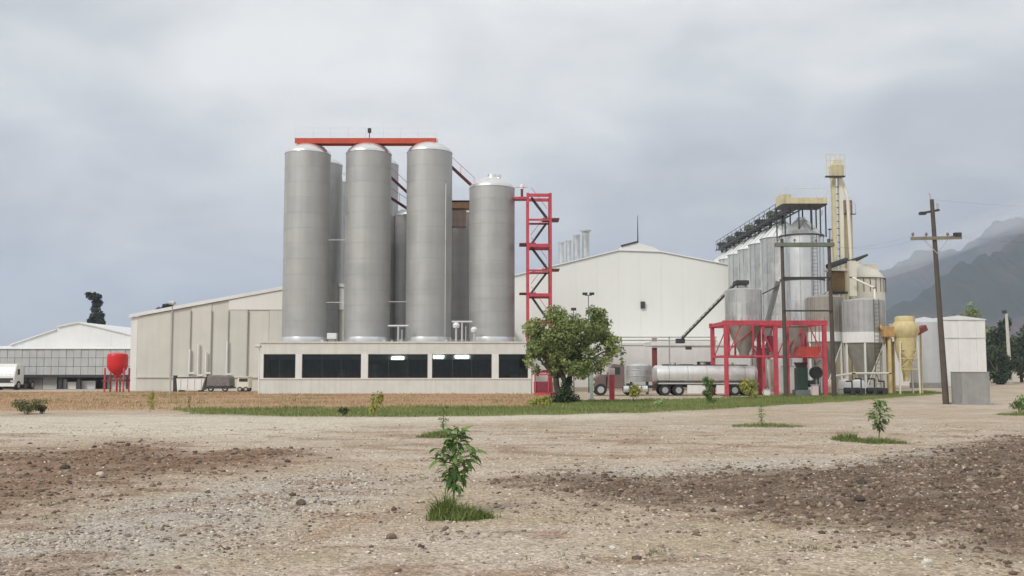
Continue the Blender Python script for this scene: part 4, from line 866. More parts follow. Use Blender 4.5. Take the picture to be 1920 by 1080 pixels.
MB().prism([(PX(1500, 83), PZ(650, 83)), (PX(1538, 83), PZ(650, 83)), (PX(1530, 83), PZ(672, 83)), (PX(1496, 83), PZ(668, 83))], 82.5, 84.5).build('red_hopper', mat('orange_red_hopper', (0.58, 0.09, 0.06), 0.5, 0, .12, 1.5, .2), rfm)
for k in range(5):
    x = PX(1516, 85) + k * .32; MB().beam((x, 85, PZ(650, 85)), (x, 85, PZ(612, 85)), .05).build('railing_post', RED, rfm)
hopper('hopper_silo', 'small galvanised hopper silo on the red frame, fed by the slanting auger', 1396, 85.6, 1.50, 542, 606, 609, 662, GALV, False, 4, None, RED, PZ(668, y0) + .13)
hopper('hopper_silo', 'hopper cone hanging in the second bay of the red frame', 1492, 84.9, 1.05, 606, 612, 614, 664, TAN, False, 4, None, RED, PZ(668, y0) + .13)
vt = thing('vertical_vessel', 'slim upright steel vessel between the posts of the red frame', 'vessel', (PX(1446, 84.6), 84.6, 0))
MB().lathe([(.001, .3), (.2, .3), (.46, .9), (.46, 3.0), (.2, 3.35), (.001, 3.37)], PX(1446, 84.6), 84.6, 28).build('body', STEEL_B, vt, True)
for a in (0.5, 2.6, 4.7): MB().cyl((PX(1446, 84.6) + .36 * math.cos(a), 84.6 + .36 * math.sin(a), 0), (PX(1446, 84.6) + .36 * math.cos(a), 84.6 + .36 * math.sin(a), 1), .04, n=6).build('leg', STEEL_B, vt)
gm = thing('mill_machine', 'dark green mill machine on the ground inside the red frame', 'machine', (PX(1502, 84), 84, 0))
xg_ = PX(1502, 84)
MB().box(xg_ - .45, xg_ + .45, 83.6, 84.5, .5, 2.3).build('housing', DKGREEN, gm, bevel=.05)
MB().box(xg_ - .6, xg_ + .6, 83.5, 84.6, 0, .498).build('base', mat('blue_grey_base', (0.2, 0.22, 0.24), .6), gm)
MB().cyl((xg_ + .5, 84, 1), (xg_ + 1.1, 84, 1), .28, n=18).build('motor', DKMETAL, gm, True)
MB().prism([(xg_ - .5, 2.75), (xg_ + .5, 2.75), (xg_ + .3, 2.302), (xg_ - .3, 2.302)], 83.7, 84.4).build('inlet', DKMETAL, gm)
g2 = thing('blower', 'small dark blower with green stand by the last red post', 'machine', (PX(1530, 84), 84, 0)); xg_ = PX(1530, 84)
MB().cyl((xg_, 83.8, 1.9), (xg_, 84.3, 1.9), .5, n=24).build('scroll', DKMETAL, g2, True)
for d in (-.25, .25): MB().beam((xg_ + d, 84, 0), (xg_ + d * .5, 84, 1.6), .12).build('stand_leg', DKGREEN, g2)
MB().tube([(xg_ - .3, 84, 2.2), (xg_ + .4, 84, 2.9)], .1, 8).build('duct', GALV, g2, True)
for i, (px, Y, w, lab) in enumerate(((1478, 88, 1.0, 'white sack bin behind the middle red post'), (1437, 81.4, .45, 'small white box at the foot of the middle red post'), (1527, 81.6, .5, 'small pale pink box by the last red post'))):
    x = PX(px, Y); t = thing('storage_bin', lab, 'bin', (x, Y, 0)); h = [2.4, .55, .9][i]
    MB().box(x - w / 2, x + w / 2, Y - w / 2, Y + w / 2, .08, h).build('body', [WHITEP, WHITEP, mat('pale_pink', (.7, .55, .55), .6)][i], t, bevel=.05)
    MB().box(x - w / 2 - .03, x + w / 2 + .03, Y - w / 2 - .03, Y + w / 2 + .03, h + .002, h + .06).build('lid', GREYP, t)
    for dx in (-1, 1): MB().box(x + dx * w * .35 - .05, x + dx * w * .35 + .05, Y - w * .4, Y + w * .4, 0, .078).build('foot', DKMETAL, t)
ag = thing('auger_conveyor', 'long slanting dark auger rising from the canopy to the small silo', 'conveyor', (PX(1335, 92), 92, PZ(636, 96)))
p0 = Vector((PX(1278, 98), 98, PZ(637, 98))); p1 = Vector((PX(1386, 86), 86, PZ(529, 86)))
MB().cyl(p0, p1, 0.10, n=12).build('tube', DKMETAL, ag, True)
u_ = (p1 - p0); nrm = Vector((0, 0, .26))
MB().cyl(p0 + nrm, p1 + nrm, .03, n=6).build('truss_chord', GALV, ag)
for k in range(14): MB().cyl(p0 + u_ * (k / 14), p0 + u_ * ((k + .5) / 14) + nrm, .025, n=5).cyl(p0 + u_ * ((k + .5) / 14) + nrm, p0 + u_ * ((k + 1) / 14), .025, n=5).build('truss_strut', DKMETAL, ag)
MB().box(p1.x - .3, p1.x + .8, 85.2, 86.6, p1.z - .25, p1.z + .1).build('head_box', DKMETAL, ag, bevel=.04)
for d in (-.1, .6): MB().beam((p1.x + d, 85.6, PZ(541, 86)), (p1.x + d, 85.6, p1.z - .25), .1).build('head_leg', DKMETAL, ag)
MB().box(p0.x - .5, p0.x + .3, 97.6, 98.4, p0.z - .35, p0.z + .1).build('feed_hopper', DKMETAL, ag)

ch = thing('chute', 'dark slanting chute between the small silo and the twin poles', 'chute', (PX(1448, 93), 93, 0))
MB().beam((PX(1462, 93), 93, PZ(528, 93)), (PX(1440, 93), 93, PZ(606, 93)), .5, .4).build('trunk', mat('dull_grey_chute', (.20, .20, .19), .7, .3, .2, 2), ch)
MB().box(PX(1433, 93), PX(1447, 93), 92.6, 93.4, PZ(640, 93), PZ(603, 93)).build('outlet_box', mat('dull_grey_chute', (.20, .20, .19), .7), ch)
MB().beam((PX(1440, 93), 93, 0), (PX(1440, 93), 93, PZ(640, 93) - .002), .2).build('support_leg', DKMETAL, ch)
MB().beam((PX(1430, 93), 92.6, PZ(552, 93)), (PX(1462, 93), 92.6, PZ(536, 93)), .1, .1).build('tie_arm', DKMETAL, ch)
# ================================================================== POLES
def lean_pole(m_, base, top, r0_, r1_, name, parent): return MB().cyl(base, top, r0_, r1_, 14).build(name, m_, parent, True)
# twin-pole line structure
YH = 80.0
hf = thing('twin_pole_structure', 'twin dark wooden line poles joined by cross beams, before the polished silo', 'utility pole', (PX(1512, YH), YH, 0))
pa0 = (PX(1473, YH), YH, -.1); pa1 = (PX(1466, YH, 455), YH, PZ(448, YH)); pb0 = (PX(1563, YH), YH, -.1); pb1 = (PX(1554, YH, 455), YH, PZ(448, YH))
lean_pole(WOOD, pa0, pa1, .19, .13, 'pole', hf); lean_pole(WOOD, pb0, pb1, .19, .13, 'pole', hf)
for dy in (-.22, .22): MB().beam((PX(1454, YH, 459), YH + dy, PZ(459, YH)), (PX(1563, YH, 459), YH + dy, PZ(459, YH)), .12, .30).build('crossarm', GREENM, hf)
MB().beam((PX(1466, YH, 521), YH - .2, PZ(521, YH)), (PX(1556, YH, 521), YH - .2, PZ(521, YH)), .1, .13).build('brace_beam', DKMETAL, hf)
MB().beam((PX(1468, YH, 584), YH - .2, PZ(583, YH)), (PX(1560, YH, 584), YH - .2, PZ(583, YH)), .1, .12).build('brace_beam', DKMETAL, hf)
for px in (1458, 1490, 1530, 1560): MB().lathe([(.03, PZ(455, YH)), (.03, PZ(455, YH) + .12), (.09, PZ(455, YH) + .14), (.09, PZ(455, YH) + .22), (.05, PZ(455, YH) + .3), (.001, PZ(455, YH) + .32)], PX(px, YH, 455), YH, 10).build('insulator', mat('insulator_porcelain', (.16, .12, .1), .25), hf, True)
# utility pole
YU = 64.0
up_ = thing('utility_pole', 'tall leaning wooden utility pole with two crossarms before the white shed', 'utility pole', (PX(1774, YU), YU, 0))
ub = Vector((PX(1774, YU, 757), YU, -.1)); ut = Vector((PX(1747, YU, 372), YU, PZ(374, YU)))
lean_pole(WOOD, ub, ut, .20, .125, 'pole', up_)
MB().cyl(ut - Vector((0, 0, .1)), (PX(1742, YU, 362), YU, PZ(362, YU)), .04, n=8).build('top_pin', GALV, up_)
MB().beam((PX(1706, YU, 448), YU - .16, PZ(448, YU)), (PX(1801, YU, 448), YU - .16, PZ(446, YU)), .12, .20).build('crossarm', WOODARM, up_)
MB().beam((PX(1725, YU, 400), YU - .3, PZ(401, YU)), (PX(1768, YU, 392), YU + .6, PZ(391, YU)), .11, .14).build('crossarm', WOOD, up_)
for s in (-1, 1): MB().beam((PX(1753 + s * 22, YU, 452), YU - .16, PZ(450, YU)), (PX(1756, YU, 478), YU - .16, PZ(476, YU)), .03, .05).build('arm_brace', GALV, up_)
POR = mat('insulator_porcelain', (.16, .12, .1), .25)
def insul(x, y, z, p): return MB().lathe([(.03, z), (.03, z + .1), (.09, z + .12), (.09, z + .2), (.05, z + .28), (.001, z + .3)], x, y, 10).build('insulator', POR, p, True)
for px in (1710, 1735, 1775): insul(PX(px, YU, 448), YU - .16, PZ(445, YU), up_)
x = PX(1793, YU, 440); MB().box(x - .22, x + .22, YU - .3, YU - .02, PZ(443, YU), PZ(437, YU)).build('fuse_box', DKMETAL, up_)
x = PX(1764, YU, 388); MB().cyl((x, YU + .5, PZ(390, YU)), (x, YU + .5, PZ(379, YU)), .07, n=10).build('insulator', GALV, up_, True)
x = PX(1728, YU, 402); MB().box(x - .25, x + .12, YU - .5, YU - .15, PZ(404, YU), PZ(399, YU)).build('lamp_head', DKMETAL, up_)
p2 = thing('concrete_post', 'thin pale pole far behind the concrete block by the trees', 'pole', (PX(1892, 150), 150, 0))
MB().cyl((PX(1894, 150), 150, 0), (PX(1887, 150, 590), 150, PZ(588, 150)), .3, .2, 12).build('shaft', mat('pale_pole', (.55, .53, .48), .8), p2, True)
MB().box(PX(1884, 150), PX(1891, 150), 149.8, 150.2, PZ(588, 150), PZ(582, 150)).build('cap', DKMETAL, p2)
def light_pole(label, px, py0, py1, Y, r, m_, heads):
    x = PX(px, Y); t = thing('light_pole', label, 'street lamp', (x, Y, 0))
    MB().cyl((x, Y, 0), (x, Y, PZ(py0, Y)), r, r * .6, 10).build('shaft', m_, t, True)
    for d in heads: MB().box(x + d - .22, x + d + .22, Y - .3, Y + .3, PZ(py0, Y), PZ(py0, Y) + .22).build('lamp_head', DKMETAL if m_ is DKMETAL else GALV, t, bevel=.03)
    if len(heads) > 1: MB().beam((x + heads[0], Y, PZ(py0, Y) - .04), (x + heads[-1], Y, PZ(py0, Y) - .04), .06).build('arm', m_, t)
light_pole('thin grey light pole standing before the beige hall', 320, 571, 738, 86, .07, mat('grey_pole', (.48, .48, .45), .6), (0,))
light_pole('slim double-headed lamp post rising above the leafy tree', 1104, 553, 740, 95, .06, DKMETAL, (-.32, .32))
light_pole('short dark lamp just above the crown of the leafy tree', 1076, 582, 740, 90, .05, DKMETAL, (0,))
light_pole('white light pole at the corner of the low windowed building', 486, 652, 738, 89, .07, WHITEP, (-.1,))

# ================================================================== RED TANK, VEHICLES, SMALL THINGS ON THE LEFT
YT = 98.0; xr = PX(220, YT)
rt = thing('red_water_tank', 'round bright red tank on a red frame before the dock warehouse', 'tank', (xr, YT, 0))
zz = lambda py: PZ(py, YT)
MB().lathe([(.001, zz(661)), (.62, zz(662)), (.90, zz(664)), (.96, zz(667)), (.97, zz(671)), (.97, zz(676)), (.97, zz(682)), (.95, zz(688)), (.80, zz(694)), (.55, zz(699)), (.3, zz(703)), (.28, zz(706)), (.001, zz(706))], xr, YT, 36).build('vessel', BRIGHTRED, rt, True)
for sx_ in (-.9, .9):
    for sy in (-.7, .7): MB().beam((xr + sx_, YT + sy, 0), (xr + sx_, YT + sy, zz(690)), .13).build('leg', RED, rt)
for sx_ in (-.42, .5): MB().beam((xr + sx_, YT - .5, 0), (xr + sx_, YT - .5, zz(702)), .12).build('leg', DKRED, rt)
MB().box(xr - 1.15, xr + 1.0, YT - .78, YT - .62, zz(715), zz(712)).build('cross_beam', DKRED, rt)
MB().box(xr - 1.15, xr + 1.0, YT + .62, YT + .78, zz(715), zz(712)).build('cross_beam', DKRED, rt)
MB().cyl((xr, YT, zz(706)), (xr, YT, 0), .09, n=10).build('outlet_pipe', BRIGHTRED, rt, True)

def wheel(x, y, r, w, parent, axis='y'):
    d = Vector((0, w / 2, 0)) if axis == 'y' else Vector((w / 2, 0, 0)); c = Vector((x, y, r))
    t = MB().cyl(c - d, c + d, r, n=22).build('wheel', BLACK, parent, True, bevel=.03)
    MB().cyl(c - d * 1.05, c + d * 1.05, r * .55, n=18).build('rim', GALV, t, True); return t
# truck at the dock (faces the camera at an angle: built square on)
xt = PX(10, 107); Yq = 107.0
tk = thing('dock_truck', 'white truck cab with dark windscreen parked at the far end of the loading dock', 'truck', (xt, Yq, 0))
MB().prism_x([(Yq, .55), (Yq + 2.1, .55), (Yq + 2.1, 2.75), (Yq + .5, 2.75), (Yq + .12, 1.65), (Yq, 1.5)], xt - .95, xt + 1.0).build('cab', WHITEP, tk, bevel=.08)
MB().add([(xt - .85, Yq + .10, 1.66), (xt + .9, Yq + .10, 1.66), (xt + .85, Yq + .40, 2.45), (xt - .8, Yq + .40, 2.45)], [(0, 1, 2, 3)]).build('windscreen', DGLASS, tk)
MB().box(xt - .8, xt + .85, Yq - .03, Yq + .01, .75, 1.25).build('grille', DKMETAL, tk)
MB().box(xt - 1.0, xt + 1.05, Yq - .10, Yq - .032, .38, .68).build('bumper', WHITEP, tk)
for d in (-.72, .77): MB().box(xt + d - .15, xt + d + .15, Yq - .05, Yq - .031, .82, 1.02).build('headlight', STEEL_B, tk)
MB().box(xt - .9, xt + .9, Yq + 2.2, Yq + 2.32, 1.0, 2.5).build('headboard', DKMETAL, tk)
MB().box(xt - .5, xt + .5, Yq + 2.1, Yq + 4.6, .6, .998).build('chassis', DKMETAL, tk)
for x in (xt - .85, xt + .9):
    for y in (Yq + .9, Yq + 4.0): wheel(x, y, .48, .28, tk, 'x')
for s in (-1, 1): MB().box(xt + .02 + s * 1.2 - .1, xt + .02 + s * 1.2 + .1, Yq + .4, Yq + .5, 1.6, 2.2).build('mirror', BLACK, tk)
# white skip, dark covered trailer, cream cart in front of the beige hall
Yk = 99.0
sk_ = thing('white_skip', 'white waste skip with sloped end against the beige hall', 'skip', (PX(358, Yk), Yk, 0))
a, b = PX(331, Yk), PX(385, Yk); h1 = PZ(709, Yk)
MB().prism([(a + .1, .15), (b - .35, .15), (b, h1), (a, h1)], Yk, Yk + 1.7).build('body', WHITEP, sk_, bevel=.03)
MB().box(a - .04, b + .04, Yk - .04, Yk + 1.74, h1 + .002, h1 + .09).build('rim', DKMETAL, sk_)
for k in range(4): x = a + .4 + k * (b - a - .8) / 3; MB().box(x - .04, x + .04, Yk - .06, Yk - .002, .3, h1 - .05).build('rib', WHITEP, sk_)
for d in (.3, -.6): MB().box((a if d > 0 else b) + d - .1, (a if d > 0 else b) + d + .1, Yk + .2, Yk + 1.5, 0, .148).build('skid', DKMETAL, sk_)
dp = thing('gate_post', 'dark post standing by the end of the white skip', 'post', (PX(327, Yk), Yk, 0))
MB().box(PX(324, Yk), PX(331, Yk) - .06, Yk + .2, Yk + .5, 0, PZ(705, Yk)).build('shaft', DKMETAL, dp); MB().box(PX(323, Yk), PX(331, Yk) - .05, Yk + .15, Yk + .55, PZ(705, Yk) + .002, PZ(704, Yk)).build('cap', DKMETAL, dp)
ct = thing('covered_trailer', 'low trailer under a dark tarpaulin between white skip and cream cart', 'trailer', (PX(408, Yk), Yk, 0))
a, b = PX(386, Yk), PX(432, Yk)
MB().prism([(a, .45), (b, .45), (b - .05, 1.35), (b - .25, 1.5), (a + .9, 1.62), (a + .1, 1.58)], Yk + .1, Yk + 1.9).build('tarpaulin', mat('dark_tarpaulin', (.19, .17, .16), .75, 0, .25, 3, 0, .5, 6), ct, True, bevel=.12)
MB().box(a - .05, b + .05, Yk, Yk + 2.0, .3, .448).build('bed', DKMETAL, ct)
MB().beam((a + .1, Yk + .3, .45), (a + .1, Yk + .3, PZ(702, Yk)), .18).build('stake', DKMETAL, ct)
for x in (a + .5, b - .5):
    wheel(x, Yk + .15, .3, .2, ct)
cc = thing('utility_cart', 'small cream utility cart with dark window by the low windowed building', 'cart', (PX(457, Yk), Yk, 0))
a, b = PX(445, Yk), PX(467, Yk)
MB().prism([(a, .35), (b, .35), (b, 1.0), (b - .1, 1.42), (a + .05, 1.42), (a, 1.0)], Yk, Yk + 1.3).build('body', CREAMP, cc, bevel=.05)
MB().box(a + .2, b - .12, Yk - .02, Yk + .0, .98, 1.3).build('window', DGLASS, cc)
MB().box(a - .05, b + .05, Yk - .05, Yk + 1.35, 1.422, 1.48).build('roof', CREAMP, cc)
for x in (a + .28, b - .28): wheel(x, Yk + .08, .25, .18, cc); wheel(x, Yk + 1.22, .25, .18, cc)

# ================================================================== TANKER TRUCK
YV = 85.2
tx = lambda px: PX(px, YV)
tv = thing('tanker_truck', 'polished steel tanker truck parked behind the leafy tree under the white canopy', 'truck', (tx(1290), YV, 0))
# barrel: rounded box section along X
xA, xB = tx(1224), tx(1418)
def oval(x, ry, rz, cz, n=28, p=2.6):
    return [(x, YV + math.copysign(abs(math.cos(t)) ** (2 / p), math.cos(t)) * ry, cz + math.copysign(abs(math.sin(t)) ** (2 / p), math.sin(t)) * rz) for t in [2 * math.pi * k / n for k in range(n)]]
cz = 1.76; rz = .74
secs = [oval(xA, .3, .2, cz), oval(xA + .05, .8, rz * .82, cz), oval(xA + .22, 1.1, rz, cz)] + [oval(x, 1.15, rz, cz) for x in np.linspace(xA + .5, xB - .4, 6)] + [oval(xB - .1, .9, rz * .85, cz), oval(xB, .3, .2, cz)]
b = MB(); n = 28; b.v = [p for s in secs for p in s]
b.f = [(i * n + k, i * n + (k + 1) % n, (i + 1) * n + (k + 1) % n, (i + 1) * n + k) for i in range(len(secs) - 1) for k in range(n)] + [tuple(range(n)), tuple(range((len(secs) - 1) * n, len(secs) * n))]
brl = b.build('barrel', mat('dull_tanker_steel', (.80, .80, .79), .42, .6, .08, 1.2, .15), tv, True)
for x in np.linspace(xA + 1.2, xB - 1.2, 5): MB().lathe([], 0, 0); MB().add(oval(x - .03, 1.165, rz + .015, cz) + oval(x + .03, 1.165, rz + .015, cz), [(k, (k + 1) % n, n + (k + 1) % n, n + k) for k in range(n)]).build('hoop', GALV, brl)
MB().box(xA + .3, xB - .3, YV - 1.18, YV - 1.0, .96, 1.08).build('side_rail', STEEL_B, tv)
MB().box(xA + .2, xB - .2, YV - .5, YV + .5, .70, .99).build('chassis', DKMETAL, tv)
MB().box(xA + .8, xB - .8, YV - .3, YV + .3, cz + rz, cz + rz + .07).build('top_walkway', DKMETAL, tv)
for px in (1262, 1318, 1370): MB().cyl((tx(px), YV, cz + rz + .07), (tx(px), YV, cz + rz + .25), .25, n=18).build('manhole', GALV, tv, True)
for px in (1243, 1268): 
    for y in (YV - .95, YV + .95): wheel(tx(px), y, .46, .36, tv)
MB().box(tx(1226), tx(1281), YV - 1.16, YV - .62, .95, 1.0).build('mudguard', BLACK, tv)
for px in (1372, 1397):
    for y in (YV - .95, YV + .95): wheel(tx(px), y, .46, .36, tv)
MB().box(tx(1284), tx(1326), YV - 1.10, YV - 1.04, .22, .90).build('side_skirt', WHITEP, tv)
MB().box(tx(1338), tx(1360), YV - 1.10, YV - 1.04, .22, .90).build('side_skirt', WHITEP, tv)
# tractor unit, nose to the left
c0, c1, c2 = tx(1112), tx(1138), tx(1168)
MB().prism([(c0, .6), (c1 - .1, .6), (c1 - .1, 1.75), (c0 + .45, 1.75), (c0 + .05, 1.45)], YV - .75, YV + .75).build('bonnet', mat('dull_maroon_paint', (.17, .115, .105), .45, 0, .15, 1.5), tv, bevel=.08)
MB().prism([(c1 - .098, .6), (c2, .6), (c2, 2.55), (c1 + .35, 2.65), (c1 + .05, 1.85)], YV - 1.0, YV + 1.0).build('cab', mat('dull_maroon_paint', (.17, .115, .105), .45), tv, bevel=.08)
MB().add([(c1 + .35, YV - 1.012, 1.75), (c2 - .35, YV - 1.012, 1.75), (c2 - .35, YV - 1.012, 2.35), (c1 + .5, YV - 1.012, 2.35)], [(0, 1, 2, 3)]).build('side_window', DGLASS, tv)
MB().add([(c1 + .035, YV - .85, 1.9), (c1 + .035, YV + .85, 1.9), (c1 + .30, YV + .85, 2.55), (c1 + .30, YV - .85, 2.55)], [(0, 1, 2, 3)]).build('windscreen', DGLASS, tv)
MB().box(c0 - .12, c0 - .002, YV - .95, YV + .95, .4, .8).build('bumper', STEEL_B, tv)
for y in (YV - .6, YV + .6): MB().cyl((c0 - .01, y, 1.1), (c0 + .08, y, 1.1), .13, n=14).build('headlight', STEEL_B, tv)
MB().box(c2 + .002, tx(1230), YV - .45, YV + .45, .6, .85).build('frame_rail', DKMETAL, tv)
MB().cyl((c2 - .1, YV - 1.15, .55), (tx(1210), YV - 1.15, .55), .28, n=18).build('fuel_tank', STEEL_B, tv, True)
MB().cyl((c2 + .12, YV - .8, .9), (c2 + .12, YV - .8, 3.0), .07, n=10).build('exhaust', STEEL_B, tv, True)
for y in (YV - .85, YV + .85):
    wheel(c0 + .55, y, .5, .32, tv)
    wheel(tx(1180), y, .5, .5, tv)
# grey cylinder body behind the cab (a second tank, standing behind the truck)
gc = thing('galvanised_tank', 'grey banded upright tank end showing between truck cab and silver barrel', 'tank', (PX(1196, 89), 89, 0))
MB().lathe([(1.12, 1.1), (1.12, PZ(686, 89)), (1.0, PZ(683, 89)), (0.001, PZ(681, 89))], PX(1198, 89), 89, 36).build('shell', GALV, gc, True)
for z_ in (1.6, 2.1): MB().lathe([(1.125, z_ - .03), (1.15, z_ - .02), (1.15, z_ + .02), (1.125, z_ + .03)], PX(1198, 89), 89, 36).build('hoop', STEEL_B, gc)
for a in (.6, 2.2, 3.8, 5.3): MB().beam((PX(1198, 89) + math.cos(a), 89 + math.sin(a), 0), (PX(1198, 89) + math.cos(a), 89 + math.sin(a), 1.1), .14).build('leg', DKMETAL, gc)
# red posts near the tree
def marker_post(name, label, px, py0, py1, Y, w, m_, capm):
    x = PX(px, Y); t = thing(name, label, 'post', (x, Y, 0)); z1 = PZ(py0, Y)
    MB().box(x - w / 2, x + w / 2, Y - w / 2, Y + w / 2, 0, z1).build('shaft', m_, t, bevel=.02)
    MB().box(x - w / 2 - .03, x + w / 2 + .03, Y - w / 2 - .03, Y + w / 2 + .03, z1 + .002, z1 + .45).build('head', capm, t, bevel=.03)
    MB().box(x - w, x + w, Y - w, Y + w, -.05, .12).build('foot', CONC, t); return t
marker_post('red_post', 'red post with a pale pink head before the truck cab', 1147, 703, 752, 70, .34, RED, mat('pale_pink', (.7, .55, .55), .6))
marker_post('green_post', 'pale grey-green post between the tree trunk and the truck', 1109, 702, 752, 72, .24, mat('pale_green_post', (.36, .43, .36), .7), mat('pale_green_post', (.36, .43, .36), .7))
marker_post('corner_post', 'thin pale post at the end of the low windowed building', 1000, 668, 735, 90, .18, WHITEP, WHITEP)
rk = thing('red_pump_skid', 'red and dark pump skid behind the trunk of the leafy tree', 'machine', (PX(1018, 86), 86, 0))
MB().box(PX(1001, 86), PX(1036, 86), 85.5, 86.8, .25, 1.15).build('housing', mat('plum_paint', (0.22, 0.03, 0.05), .6), rk, bevel=.05)
MB().box(PX(1002, 86), PX(1043, 86), 85.4, 86.9, 0.02, .248).build('base', RED, rk)
for px in (1003, 1028, 1042): MB().beam((PX(px, 86), 85.45, .25), (PX(px, 86), 85.45, PZ(703, 86)), .13).build('post', RED, rk)
MB().beam((PX(1003, 86), 85.45, PZ(702, 86)), (PX(1042, 86), 85.45, PZ(702, 86)), .13).build('top_bar', RED, rk)
# concrete block on the right
YX = 63.0
cb = thing('concrete_block', 'square grey concrete block standing beside the utility pole', 'block', (PX(1829, YX), YX, 0))
x0, x1 = PX(1804, YX), PX(1855, YX)
MB().box(x0, x1, YX, YX + 1.7, -.1, PZ(699, YX)).build('block', CONC, cb, bevel=.04)
MB().box(x0 - .02, x1 + .02, YX - .02, YX + 1.72, PZ(699, YX) + .002, PZ(697, YX)).build('top_slab', CONC, cb, bevel=.02)
MB().box(x0 - .12, x1 + .12, YX - .12, YX + 1.8, -.1, .09).build('footing', CONC, cb)

# overhead wires
def wire(label, a, b_, sag):
    cu = []; a = Vector(a); b_ = Vector(b_)
    for k in range(15):
        f = k / 14; p = a.lerp(b_, f); p.z -= sag * 4 * f * (1 - f); cu.append(p)
    o = MB().tube(cu, .0035, 5).build('power_line', DKMETAL); tag(o, label, 'power line', 'overhead power lines')
ax_ = lambda px: (PX(px, YU, 448), YU - .16, PZ(442, YU))
wire('thin power line from the crossarm tip toward the twin poles', ax_(1710), (PX(1490, YH, 455), YH, PZ(450, YH)), .7)
wire('thin power line from the crossarm middle toward the twin poles', ax_(1735), (PX(1530, YH, 455), YH, PZ(450, YH)), .8)
wire('thin power line from the crossarm leaving the picture beyond the block', ax_(1775), (48, 58, 10.2), .8)
wire('thin power line from the pole top leaving the picture over the mountains', (ut.x, YU, ut.z), (48, 58, 12.6), .8)

# ================================================================== PLANTS
def leaf_cloud(centres, n, size, seed, flat=0.5, droop=0.3, lit=None):
    """many small leaf quads spread through ellipsoid clumps -> V, F, tone"""
    r = np.random.default_rng(seed); C = np.array(centres, float); w = C[:, 3] * C[:, 4] * C[:, 5]; k = r.choice(len(C), n, p=w / w.sum())
    d = r.normal(size=(n, 3)); d /= np.linalg.norm(d, axis=1)[:, None]; rad = r.random(n) ** 0.45
    c = C[k, :3] + d * C[k, 3:6] * rad[:, None]
    nrm = d * 0.7 + r.normal(size=(n, 3)) * 0.7; nrm[:, 2] += 0.5; nrm /= np.linalg.norm(nrm, axis=1)[:, None]
    a = np.cross(nrm, r.normal(size=(n, 3))); a /= np.linalg.norm(a, axis=1)[:, None]; b = np.cross(nrm, a)
    s = size * (0.6 + 0.8 * r.random(n)); L_ = (a * s[:, None]); B_ = b * (s * flat)[:, None]
    a0 = c - L_; a2 = c + L_; a2[:, 2] -= s * droop
    V = np.stack([a0, c + B_, a2, c - B_], 1).reshape(-1, 3); F = np.arange(4 * n).reshape(n, 4)
    clump = r.random(len(C)); tone = np.repeat(np.clip(0.30 + 0.45 * clump[k] + 0.5 * (r.random(n) - 0.35), 0, 1), 4)
    return V, F, tone
def make_clumps(cx, cy, cz, rx_, ry, rz_, n, seed, s=0.36):
    r = np.random.default_rng(seed); out_ = []
    for _ in range(n):
        d = r.normal(size=3); d /= np.linalg.norm(d); q = 0.35 + 0.6 * r.random() ** 0.6
        f = s * (0.7 + 0.6 * r.random()); out_.append((cx + d[0] * rx_ * q, cy + d[1] * ry * q, cz + d[2] * rz_ * q, rx_ * f, ry * f, rz_ * f))
    return out_
LEAF = leaf_mat('tree_leaf', (0.065, 0.105, 0.03), (0.40, 0.46, 0.16))
LEAFD = leaf_mat('dark_tree_leaf', (0.015, 0.03, 0.016), (0.07, 0.105, 0.04))
LEAFN = leaf_mat('needle_leaf', (0.02, 0.027, 0.022), (0.055, 0.07, 0.055))
LEAFY = leaf_mat('yellow_green_leaf', (0.16, 0.19, 0.03), (0.50, 0.48, 0.10))
LEAFS = leaf_mat('sapling_leaf', (0.05, 0.11, 0.03), (0.22, 0.36, 0.09))
GRASSM = leaf_mat('grass_blade', (0.09, 0.14, 0.035), (0.36, 0.40, 0.13), 0.3, 0.7)
DRYM = leaf_mat('dry_grass_blade', (0.32, 0.18, 0.09), (0.68, 0.47, 0.29), 0.3, 0.8)

def blades(x, y, h, w, seed, lean=0.5):
    """two-segment grass blades -> V, F, tone"""
    r = np.random.default_rng(seed); n = len(x); z = gz(x, y) - .01; a = r.random(n) * 2 * math.pi; la = r.random(n) * 2 * math.pi; ln = lean * h * r.random(n)
    dx, dy = np.cos(a) * w, np.sin(a) * w; ex, ey = np.cos(la) * ln, np.sin(la) * ln
    V = np.stack([np.stack([x - dx, y - dy, z], 1), np.stack([x + dx, y + dy, z], 1), np.stack([x + dx * .7 + ex * .4, y + dy * .7 + ey * .4, z + h * .6], 1), np.stack([x - dx * .7 + ex * .4, y - dy * .7 + ey * .4, z + h * .6], 1), np.stack([x + ex, y + ey, z + h], 1)], 1).reshape(-1, 3)
    o = 5 * np.arange(n); F = np.concatenate([np.stack([o, o + 1, o + 2], 1), np.stack([o, o + 2, o + 3], 1), np.stack([o + 3, o + 2, o + 4], 1)])
    return V, F, np.repeat(r.random(n), 5)
def limb(mb, p, q, r0_, r1_, n=8, wob=.08, seg=4):
    p = Vector(p); q = Vector(q); pts_ = [p.lerp(q, k / seg) for k in range(seg + 1)]
    for k in range(1, seg): pts_[k] += Vector((random.uniform(-1, 1), random.uniform(-1, 1), 0)) * wob * (q - p).length
    for k in range(seg): mb.cyl(pts_[k], pts_[k + 1], r0_ + (r1_ - r0_) * k / seg, r0_ + (r1_ - r0_) * (k + 1) / seg, n, caps=(k in (0, seg - 1)))
    return mb
def tree(name, label, x, y, trunk_pts, clumps, nleaf, size, lm, seed, group=None, cat='tree', trunk_r=.2):
    t = thing(name, label, cat, (x, y, 0), group); mb = MB()
    for (p, q, a, b_) in trunk_pts: limb(mb, p, q, a, b_)
    mb.build('trunk', BARK, t, True)
    V, F, tn = leaf_cloud(clumps, nleaf, size, seed); V = V - np.array([x, y, 0]); raw_mesh('crown', V, F, lm, t, tone=tn); return t

